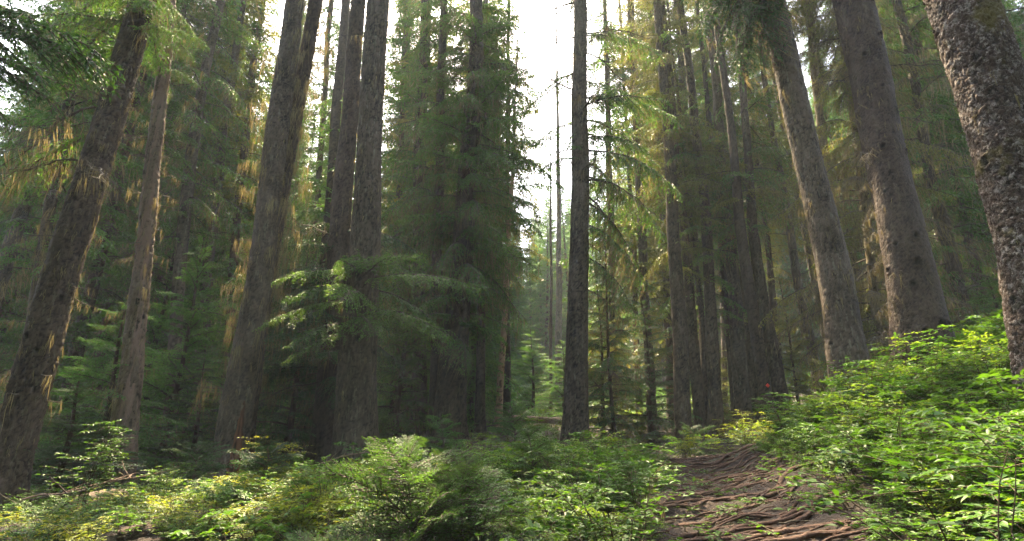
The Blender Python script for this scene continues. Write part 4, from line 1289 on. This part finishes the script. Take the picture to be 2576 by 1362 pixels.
def sample(n, ylo, yhi, r, margin=.66, wide=1.08, pathfree=True):
    y = ylo + (yhi - ylo) * r.random(n * 3) ** .5 if ylo > 6 else r.uniform(ylo, yhi, n * 3)
    x = r.uniform(-1, 1, n * 3) * (yhi * wide + 1.5)
    k = np.abs(x) < y * wide + 1.5
    x, y = x[k], y[k]
    if pathfree:
        pd = path_dist(x, y)
        edge = margin + .13 * vnoise(np.stack([x * 2.5, y * 2.5, x * 0], 1), 77)
        k = (pd > edge) | (y > 11.6)
        x, y = x[k], y[k]
    x, y = x[:n], y[:n]
    return x, y, ground_z(x, y)


VN = [two_mat_mesh('leafy_shrub', *make_shrub(700 + i, h=[.62, .5, .68, .45, .6, .7, .5, .35][i], leaf=[.066, .050, .058, .040, .075, .048, .062, .034][i], lw=[.50, .6, .44, .62, .48, .55, .42, .6][i],
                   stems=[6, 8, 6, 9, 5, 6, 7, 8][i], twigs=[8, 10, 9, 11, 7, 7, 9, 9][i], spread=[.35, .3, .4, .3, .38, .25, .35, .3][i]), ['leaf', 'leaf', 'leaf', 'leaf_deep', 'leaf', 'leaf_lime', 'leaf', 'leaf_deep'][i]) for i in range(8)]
VN.append(two_mat_mesh('sun_tinted_shrub', *make_shrub(709, h=.5, leaf=.05, lw=.5, stems=7, twigs=10, spread=.35), 'leaf_yellow'))  # yellow leaf colour stands in for sunlight on the thicket
VF = [two_mat_mesh('leafy_shrub_far', *make_shrub(720 + i, h=.6, leaf=.05, lw=.62, near=False, stems=8, twigs=9, per=6), ['leaf', 'leaf_lime', 'needles_green', 'leaf_deep'][i % 4]) for i in range(4)]
r = np.random.default_rng(33)


def density_cut(x, y, z):
    """thinner in the deep shade at the far left, none right under the camera"""
    return np.ones(len(x), bool)


x, y, z = sample(2300, .9, 9.5, r)
keep = (np.hypot(x, y) > 1.5) & ~((np.abs(x - .2) < .9) & (y < 1.7))
dens = np.where(x < -4.5, .5, np.where(x < -2.2, .8, 1.0))
keep &= r.random(len(x)) < dens
x, y, z = x[keep], y[keep], z[keep]
sc_n = r.uniform(.55, 1.05, len(x)) * np.where(x > 1.2, 1.1, 1.0) * np.where(x < -4.5, .55, np.where(x < -2.2, .68, 1.0))
pdn = path_dist(x, y)
sunny = (x < -1.2) & (x > -5.5) & (y < 9.5) & (r.random(len(x)) < .5)  # sun patch painted by leaf colour: half the shrubs here turn gold
sc_n *= np.clip(.35 + (pdn - .7) * .9, .35, 1)
scatter('leafy_thicket', 'bright green leafy shrub thicket covering the slope beside the trail', VN, np.stack([x, y, z - .03], 1),
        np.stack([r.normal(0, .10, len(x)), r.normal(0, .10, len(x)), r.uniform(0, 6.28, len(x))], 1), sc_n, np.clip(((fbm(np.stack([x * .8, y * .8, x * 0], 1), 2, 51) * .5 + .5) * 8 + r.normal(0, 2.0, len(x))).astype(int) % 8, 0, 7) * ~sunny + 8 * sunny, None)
x, y, z = sample(4200, 9.0, 55, r)
keep = (x > -.28 * y) | (y > 17) | (r.random(len(x)) < .3)
x, y, z = x[keep], y[keep], z[keep]
scatter('distant_undergrowth', 'green undergrowth on the forest floor beyond the near trunks', VF, np.stack([x, y, z - .05], 1),
        np.stack([r.normal(0, .08, len(x)), r.normal(0, .08, len(x)), r.uniform(0, 6.28, len(x))], 1), r.uniform(.6, 1.5, len(x)) * np.where(y > 20, 1.35, 1), r.integers(0, len(VF), len(x)), None)

# small herbs on the trail and its edge
VH = [two_mat_mesh('trail_herb', *make_shrub(760 + i, h=.10, leaf=.034, lw=.5, stems=3, spread=.09, twigs=2, per=4), 'leaf') for i in range(3)]
hx, hy = [], []
hr = np.random.default_rng(5)
while len(hx) < 150:
    yy = hr.uniform(3.0, 11.5); xx = float(np.interp(yy, PATH[:, 1], PATH[:, 0])) + hr.normal(0, .75)
    if vnoise(np.array([[xx * 1.4, yy * 1.4, 0]]), 8)[0] > -.1:
        hx.append(xx); hy.append(yy)
hx, hy = np.array(hx), np.array(hy)
scatter('trail_herbs', 'small green seedlings sprouting between the roots of the trail', VH, np.stack([hx, hy, ground_z(hx, hy)], 1),
        np.stack([hr.normal(0, .1, 150), hr.normal(0, .1, 150), hr.uniform(0, 6.28, 150)], 1), hr.uniform(.7, 1.5, 150), hr.integers(0, 3, 150), None)


# shrubs that stand out of the thicket
def lone_shrub(label, X, Y, d, h, mat, seed, dense=8, leaf=.045, spread=.35, near=True, group='shrubs standing out of the thicket', dz=0):
    p = at(X, Y, d)
    wood, lv = make_shrub(seed, h=h, stems=dense, leaf=leaf, near=near, spread=spread, twigs=11)
    e = bpy.data.objects.new('leafy_shrub', None); sc.collection.objects.link(e)
    e.location = (p[0], d, gz(p[0], d) - .02)
    tag(e, label, 'shrub', group)
    link('stems', wood.mesh('stems', M['leaf_stem']), e)
    link('leaves', lv.mesh('leaves', M[mat]), e)


LONE = [
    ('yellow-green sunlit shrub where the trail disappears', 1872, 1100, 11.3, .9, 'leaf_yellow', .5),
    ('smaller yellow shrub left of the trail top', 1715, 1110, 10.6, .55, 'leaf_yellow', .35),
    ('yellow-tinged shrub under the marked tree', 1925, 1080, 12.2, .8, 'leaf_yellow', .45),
    ('leggy shrub rising in front of the peeling snag', 190, 1290, 7.0, 1.25, 'leaf', .25),
    ('yellow-topped shrub behind the sunlit patch', 690, 1180, 9.2, .85, 'leaf_yellow', .3),
    ('tall leafy shrub before the stout curved trunk', 2180, 1000, 7.2, 1.0, 'leaf', .4),
    ('leafy shrub at the foot of the massive scaly trunk', 2340, 960, 6.2, .9, 'leaf', .4),
    ('broad leafy shrub in the bottom right corner', 2450, 1300, 2.3, .75, 'leaf', .45),
    ('bright leafy shrub at the bottom centre', 1560, 1280, 3.7, .85, 'leaf', .4),
    ('upright leafy shrub left of the trail bend', 1600, 1180, 5.4, .8, 'leaf', .4),
    ('leafy shrub before the solitary trunk', 1540, 1110, 9.2, .7, 'leaf', .4),
    ('pale-tipped shrub on the right bank above the roots', 2240, 1150, 4.6, .85, 'leaf', .4),
    ('leafy shrub right of the trail top', 1985, 1120, 8.6, .85, 'leaf', .4),
    ('low shrub by the snag foot', 420, 1220, 8.6, .6, 'leaf', .35),
    ('dense shrub at the base of the big furrowed trunk', 980, 1130, 9.8, .7, 'leaf', .4),
]
for i, (lab, X, Y, d, h, mt, sp) in enumerate(LONE):
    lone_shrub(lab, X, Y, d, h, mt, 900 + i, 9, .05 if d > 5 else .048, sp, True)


# broad-leaved herb at the bottom centre
def herb(label, X, d, h, seed):
    r = np.random.default_rng(seed)
    wood, lv = Geo(), Geo()
    t = np.linspace(0, 1, 8)
    c = np.stack([.03 * np.sin(t * 3), .02 * t, h * t], 1)
    tubes(wood, c[None], (.006 - .004 * t)[None], 5)
    oo = []; dd = []; ll = []
    for q, u in enumerate(np.linspace(.35, 1, 8)):
        a = q * 1.9
        oo.append([np.interp(u, t, c[:, k]) for k in range(3)]); dd.append([math.cos(a), math.sin(a), .35]); ll.append(.11 * (1.15 - .5 * u))
    leaf_batch(lv, r, np.array(oo), nrm(np.array(dd)), np.array(ll), np.array(ll) * .8, True, np.full(8, .6))
    p = at(X, 1300, d)
    e = bpy.data.objects.new('broadleaf_herb', None); sc.collection.objects.link(e)
    e.location = (p[0], d, gz(p[0], d)); tag(e, label, 'plant')
    link('stem', wood.mesh('stem', M['leaf_stem']), e); link('leaves', lv.mesh('leaves', M['leaf'], True), e)


herb('upright herb with broad pale leaves at the bottom centre', 1195, 3.4, .62, 1)
herb('second broad-leaved herb beside the needle sapling', 1120, 3.2, .42, 2)


# needle saplings in front
def sapling(label, X, d, h, seed, R, mat='needles', kind='ndl', per=16, name='conifer_sapling'):
    p = at(X, 1200, d); z0 = gz(p[0], d)
    c = Crown(seed); g = Geo()
    ax = lambda q: np.array([.05 * math.sin(q * 4), .03 * q, q])
    make_trunk(g, ax, lambda q: .003 + .012 * (h - q) / h, -.1, h, h, 8, .08, None, 1, .1)
    c.ring(ax, .10, h, per, R, [kind], start=.9, taper=.5, tilt=14)
    return finish(name, label, 'sapling', (p[0], d, z0), [('trunk', g, 'twig', True), ('branches', c.wood, 'twig', False), ('crown', c.fol, mat, False)])


sapling('wide soft-needled sapling in the foreground centre', 1030, 4.4, 1.05, 41, .80, per=30)
sapling('low needle sapling at the bottom edge left of centre', 830, 3.9, .55, 42, .60, per=34)
sapling('needle sapling at the bottom below the wide one', 1010, 3.3, .42, 43, .48, per=40)
sapling('light-tipped sapling right of the wide one', 1150, 4.7, .85, 44, .55, per=26)
sapling('small bright sapling before the central conifer', 1105, 9.0, .95, 45, .45, 'needles_green', 'yng', 16)
sapling('dark small sapling in the middle of the thicket', 1330, 7.2, .85, 46, .5, 'needles', 'yng', 20)
sapling('low dark sapling behind the sunlit patch', 660, 8.2, .6, 47, .6, 'needles_dark', 'yng', 20)
sapling('small fir sapling left of the lichen-hung trunk foot', 480, 9.4, .8, 48, .7, 'needles_dark', 'yng', 20)
sapling('sapling with pale tips by the fallen log', 1290, 13, 1.1, 49, .7, 'needles_green', 'yng', 14)
sapling('dark sapling below the row of trunks', 1750, 12.6, .8, 50, .7, 'needles_dark', 'yng', 16)


# ------------------------------------------------------------------ trail: roots, litter, stone, logs
def root(seed, pts2, r0, lab, group='roots crossing the dirt trail'):
    r = np.random.default_rng(seed)
    n = 46
    t = np.linspace(0, 1, n)
    k = len(pts2)
    ctrl_ = np.array(pts2, float)
    u = np.linspace(0, 1, k)
    x = np.interp(t, u, ctrl_[:, 0]); y = np.interp(t, u, ctrl_[:, 1])
    # smooth and wander
    for _ in range(4):
        x[1:-1] = (x[:-2] + x[1:-1] * 2 + x[2:]) / 4; y[1:-1] = (y[:-2] + y[1:-1] * 2 + y[2:]) / 4
    ph = r.uniform(0, 6.28, 4)
    L = np.hypot(x[-1] - x[0], y[-1] - y[0])
    y = y + .028 * np.sin(t * L * 7 + ph[0]) + .016 * np.sin(t * L * 17 + ph[1])
    P0 = np.stack([x, y, x * 0], 1)
    z = ground_z(x, y)
    pd = path_dist(x, y); near = np.exp(-(pd / 1.1) ** 4)
    z = z + path_relief(x, y)
    rad = r0 * (1 - .55 * t) * (1 + .18 * np.sin(t * L * 9 + ph[2]) + .1 * r.normal(0, 1, n))
    z = z + rad * .5 + .018 * np.sin(t * L * 5 + ph[3]) 
    z[0] -= .12; z[-1] -= .10; z[1] -= .03; z[-2] -= .03
    P = np.stack([x, y, z], 1)
    o = P[n // 2].copy()
    g = Geo(); tubes(g, (P - o)[None], rad[None], 8, .5)
    V, _ = g.pack()
    g.V = [V + (.16 * rad.mean() * fbm((V + o) * 60, 2, seed)[:, None] * nrm(V - np.repeat(P - o, 8, 0))).astype(np.float32)]
    e = link('tree_root', g.mesh('tree_root', M['root'], True)); e.location = o
    tag(e, lab, 'root', group)


qr = np.random.default_rng(17)
BIG = [(3.75, .024, 'thick dark root arching across the trail at the bottom edge'), (4.5, .024, 'long pale-topped root curving across the near trail'), (5.5, .026, 'stout root crossing the trail midway'),
       (7.0, .028, 'smooth reddish root entering the trail from the right bank'), (9.6, .030, 'thick root forming the step near the trail top')]
nroot = 0
for yy, r0, lab in BIG:
    cx = float(np.interp(yy, PATH[:, 1], PATH[:, 0]))
    pts = [(cx + 1.05, yy + .35), (cx + .5, yy + .12), (cx, yy - .02 + qr.normal(0, .06)), (cx - .5, yy + qr.normal(0, .08)), (cx - .95, yy - .1)]
    root(2000 + nroot, pts, r0, lab); nroot += 1
for i in range(215):
    yy = 3.1 + 8.6 * (i + qr.random()) / 215
    cx = float(np.interp(yy, PATH[:, 1], PATH[:, 0]))
    s_ = 1 if qr.random() < .6 else -1
    half = qr.uniform(.18, .85); c0 = cx + qr.uniform(-.45, .45)
    sl = qr.normal(.08, .13)
    if i % 9 == 0:
        sl = qr.choice([-1, 1]) * qr.uniform(.6, 1.2); half *= .6
    pts = [(c0 + s_ * half * (1 - u * 2), yy + s_ * half * sl * (1 - u * 2) + qr.normal(0, .05)) for u in np.linspace(0, 1, 6)]
    r0 = qr.choice([.006, .009, .013, .017, .022], p=[.20, .30, .27, .16, .07])
    root(2100 + i, pts, r0, ('thin' if r0 < .014 else 'thick') + ' brown root in the web crossing the dirt trail', 'thin roots of the trail web' if r0 < .014 else 'thick roots of the trail web')

# needle litter
g = Geo(); n = 16000
ly = r.uniform(2.8, 12.5, n); lx = np.interp(ly, PATH[:, 1], PATH[:, 0]) + r.normal(0, .55, n)
lz = ground_z(lx, ly)
P0 = np.stack([lx, ly, lx * 0], 1)
pdl = path_dist(lx, ly); nearl = np.exp(-(pdl / 1.1) ** 4)
lz += path_relief(lx, ly) + nearl * .018 * fbm(P0 * 9, 3, 9) + .010
a = r.uniform(0, 6.28, n)
D = nrm(np.stack([np.cos(a), np.sin(a), r.normal(0, .2, n)], 1))
Sd = nrm(np.cross(D, np.array([0, 0, 1.0]) + r.normal(0, .3, (n, 3))))
rhomb(g, np.stack([lx, ly, lz], 1), D, Sd, r.uniform(.012, .06, n), r.uniform(.002, .008, n), r.random(n))
tag(link('needle_litter', g.mesh('needle_litter', M['litter'])), 'scattered brown needles and bark bits on the trail', kind='stuff')


def log(label, A, B, r0, r1, seed, mat, style, name='fallen_log', group=None, knots=0):
    A = np.array(A, float); B = np.array(B, float)
    L = np.linalg.norm(B - A); ax_ = nrm(B - A)
    g = Geo()
    make_trunk(g, lambda h: np.array([.03 * math.sin(h * 1.3), .03 * math.sin(h), h]), lambda h: r0 + (r1 - r0) * h / L, 0, L, L, 48, .03, style, seed, 0)
    th = np.arange(24) / 24 * 2 * math.pi
    V, T = g.pack()
    rot = np.array(Vector(ax_).to_track_quat('Z', 'Y').to_matrix())
    g.V = [(V @ rot.T).astype(np.float32)]
    # end cap at the near end
    ring = np.stack([np.cos(th) * r0 * .97, np.sin(th) * r0 * .97, th * 0 + .01], 1)
    cap = np.vstack([ring, [[0, 0, -.02]]]) @ rot.T
    o = link(name, g.mesh(name, M[mat], True)); o.location = A
    g2 = Geo(); g2.add(cap, np.stack([np.arange(24), (np.arange(24) + 1) % 24, np.full(24, 24)], 1), .8)
    link('cut_end', g2.mesh('cut_end', M['bare_wood']), o)
    tag(o, label, 'log', group)


def gp(X, Y, d, lift=0.0):
    p = at(X, Y, d)
    return np.array([p[0], p[1], gz(p[0], p[1]) + lift])


A = at(1288, 1060, 21); B = at(1450, 1074, 21); A[2] += .12; B[2] += .12
log('pale fallen log lying across the gap left of the solitary trunk', A, B, .10, .13, 5, 'bare_wood', (.06, .3, .008))
log('fallen log leaning behind the big furrowed trunk', at(1000, 1035, 21), at(1045, 1018, 22), .12, .10, 6, 'bare_wood', (.06, .3, .008))
log('rotting log with orange wood in the sunlit patch at the lower left', gp(300, 1350, 5.2, -.02), gp(600, 1320, 5.6, .02), .11, .08, 7, 'bark_red', (.07, .3, .02))
log('dark decayed log at the foot of the snag', gp(190, 1330, 7.2, .08), gp(300, 1275, 8.2, .12), .16, .12, 8, 'bark_brown', (.07, .3, .02))

# dead sticks lying about
STK = [('bare stick lying on the trail just past the grey stone', 1930, 1320, 4.1, .35, .006), ('short twig on the trail by its left edge', 1730, 1290, 4.6, .28, .005),
       ('thin dead stick among the roots midway up the trail', 1840, 1225, 6.1, .45, .007), ('dead stick at the right edge of the trail', 2020, 1300, 4.4, .5, .008),
       ('bleached fallen branch by the foot of the peeling snag', 230, 1290, 7.8, 1.5, .016), ('dead branch on the dark ground left of the snag', 120, 1300, 7.6, 1.7, .018),
       ('fallen branch between the snag and the lichen-hung trunk', 430, 1225, 9.0, 1.4, .015), ('forked dead branch at the foot of the big furrowed trunk', 840, 1150, 10.0, 1.5, .016),
       ('broken bough lying behind the log in the central gap', 1250, 1060, 20, 3.0, .04), ('dead bough leaning below the row of trunks', 1660, 1060, 16.5, 2.2, .03)]
for i, (lab, X, Y, d, L, r0) in enumerate(STK):
    q = np.random.default_rng(8800 + i)
    p = at(X, Y, d); an = q.uniform(-.5, .5); t = np.linspace(0, 1, 9)
    lift = (.02 if L < .6 else .10 + .25 * q.random())
    C_ = np.stack([L * (t - .5) * math.cos(an), L * (t - .5) * math.sin(an), lift + .25 * L * (t - .3) * (L > .6)], 1) + np.cumsum(q.normal(0, L * .012, (9, 3)), 0)
    g = Geo(); tubes(g, C_[None], (r0 * (1 - .7 * t))[None], 6)
    n = 2 if L < .6 else 9
    u = q.uniform(.25, .95, n); o_ = np.stack([np.interp(u, t, C_[:, k]) for k in range(3)], 1)
    dv = nrm(np.stack([q.normal(.5, .4, n), q.normal(0, .8, n), q.uniform(0, .7, n)], 1)); ll = L * q.uniform(.08, .28, n)
    P_ = o_[:, None] + dv[:, None] * (np.array([0, .5, 1])[None, :, None] * ll[:, None, None]) + q.normal(0, L * .008, (n, 3, 3)) * np.array([0, 1, 2])[None, :, None]
    tubes(g, P_, np.tile([r0 * .45, r0 * .3, r0 * .1], (n, 1)), 4)
    e = link('fallen_branch', g.mesh('fallen_branch', M['bare_wood' if i in (4, 0, 7) else 'twig'], True))
    zz = ground_z([p[0]], [d]) + path_relief(np.array([p[0]]), np.array([d]))
    e.location = (p[0], d, float(zz[0]))
    tag(e, lab, 'branch', 'dead sticks and fallen branches')

# stone on the trail
g = Geo()
u = np.linspace(0, math.pi, 14); v = np.linspace(0, 2 * math.pi, 25)[:-1]
U, Vv = np.meshgrid(u, v, indexing='ij')
P = np.stack([np.sin(U) * np.cos(Vv), np.sin(U) * np.sin(Vv), np.cos(U)], -1).reshape(-1, 3)
P = P * (1 + .18 * fbm(P * 1.6, 2, 4))[:, None] * np.array([.085, .07, .05])
idx = np.arange(len(P)).reshape(U.shape)
a_, b_ = idx[:-1], idx[1:]
g.add(P, np.stack([a_, np.roll(a_, -1, 1), np.roll(b_, -1, 1), b_], -1).reshape(-1, 4))
st = link('stone', g.mesh('stone', M['bark_grey'], True)); st.location = gp(1835, 1335, 3.95, .02)
tag(st, 'small grey stone among the roots at the bottom of the trail', 'stone')

# orange trail marker nailed to the marked tree
mm, nt, b, out = new_mat('marker_orange')
b.inputs['Base Color'].default_value = (.80, .05, .015, 1); b.inputs['Roughness'].default_value = .5
hm = tm.h_at(973); am = tm.axis(hm)
s_ = .06
g = Geo()
V = np.array([[0, 0, s_], [s_, 0, 0], [0, 0, -s_], [-s_, 0, 0]])
V = np.vstack([V, V + [0, .008, 0]])
g.add(V, np.array([[3, 2, 1, 0], [4, 5, 6, 7], [0, 1, 5, 4], [1, 2, 6, 5], [2, 3, 7, 6], [3, 0, 4, 7]]))
mk = link('trail_marker', g.mesh('trail_marker', mm)); mk.location = tm.base + am + np.array([0, -tm.rad(hm) - .028, 0])
tag(mk, 'small orange diamond marker nailed to the dark trunk', 'trail marker')

# ------------------------------------------------------------------ haze
mh = bpy.data.materials.new('haze_air'); mh.use_nodes = True
nt = mh.node_tree
nt.nodes.remove(nt.nodes["Principled BSDF"])
pv = nt.nodes.new("ShaderNodeVolumePrincipled")
pv.inputs['Color'].default_value = (.80, .93, 1.0, 1)
pv.inputs['Density'].default_value = .0012
pv.inputs['Anisotropy'].default_value = .05
nt.links.new(pv.outputs[0], nt.nodes["Material Output"].inputs['Volume'])
g = Geo()
x0, x1, y0, y1, z0, z1 = -185, 185, -65, 190, GROUND_MIN - 1.5, 62
V = np.array([[x, y, z] for z in (z0, z1) for x, y in ((x0, y0), (x1, y0), (x1, y1), (x0, y1))])
g.add(V, np.array([[3, 2, 1, 0], [4, 5, 6, 7], [0, 1, 5, 4], [1, 2, 6, 5], [2, 3, 7, 6], [3, 0, 4, 7]]))
hz = link('haze', g.mesh('haze', mh))
tag(hz, 'thin pale blue haze hanging between the trees', kind='stuff')

print('FACES', sum(STAT.values()), STAT)
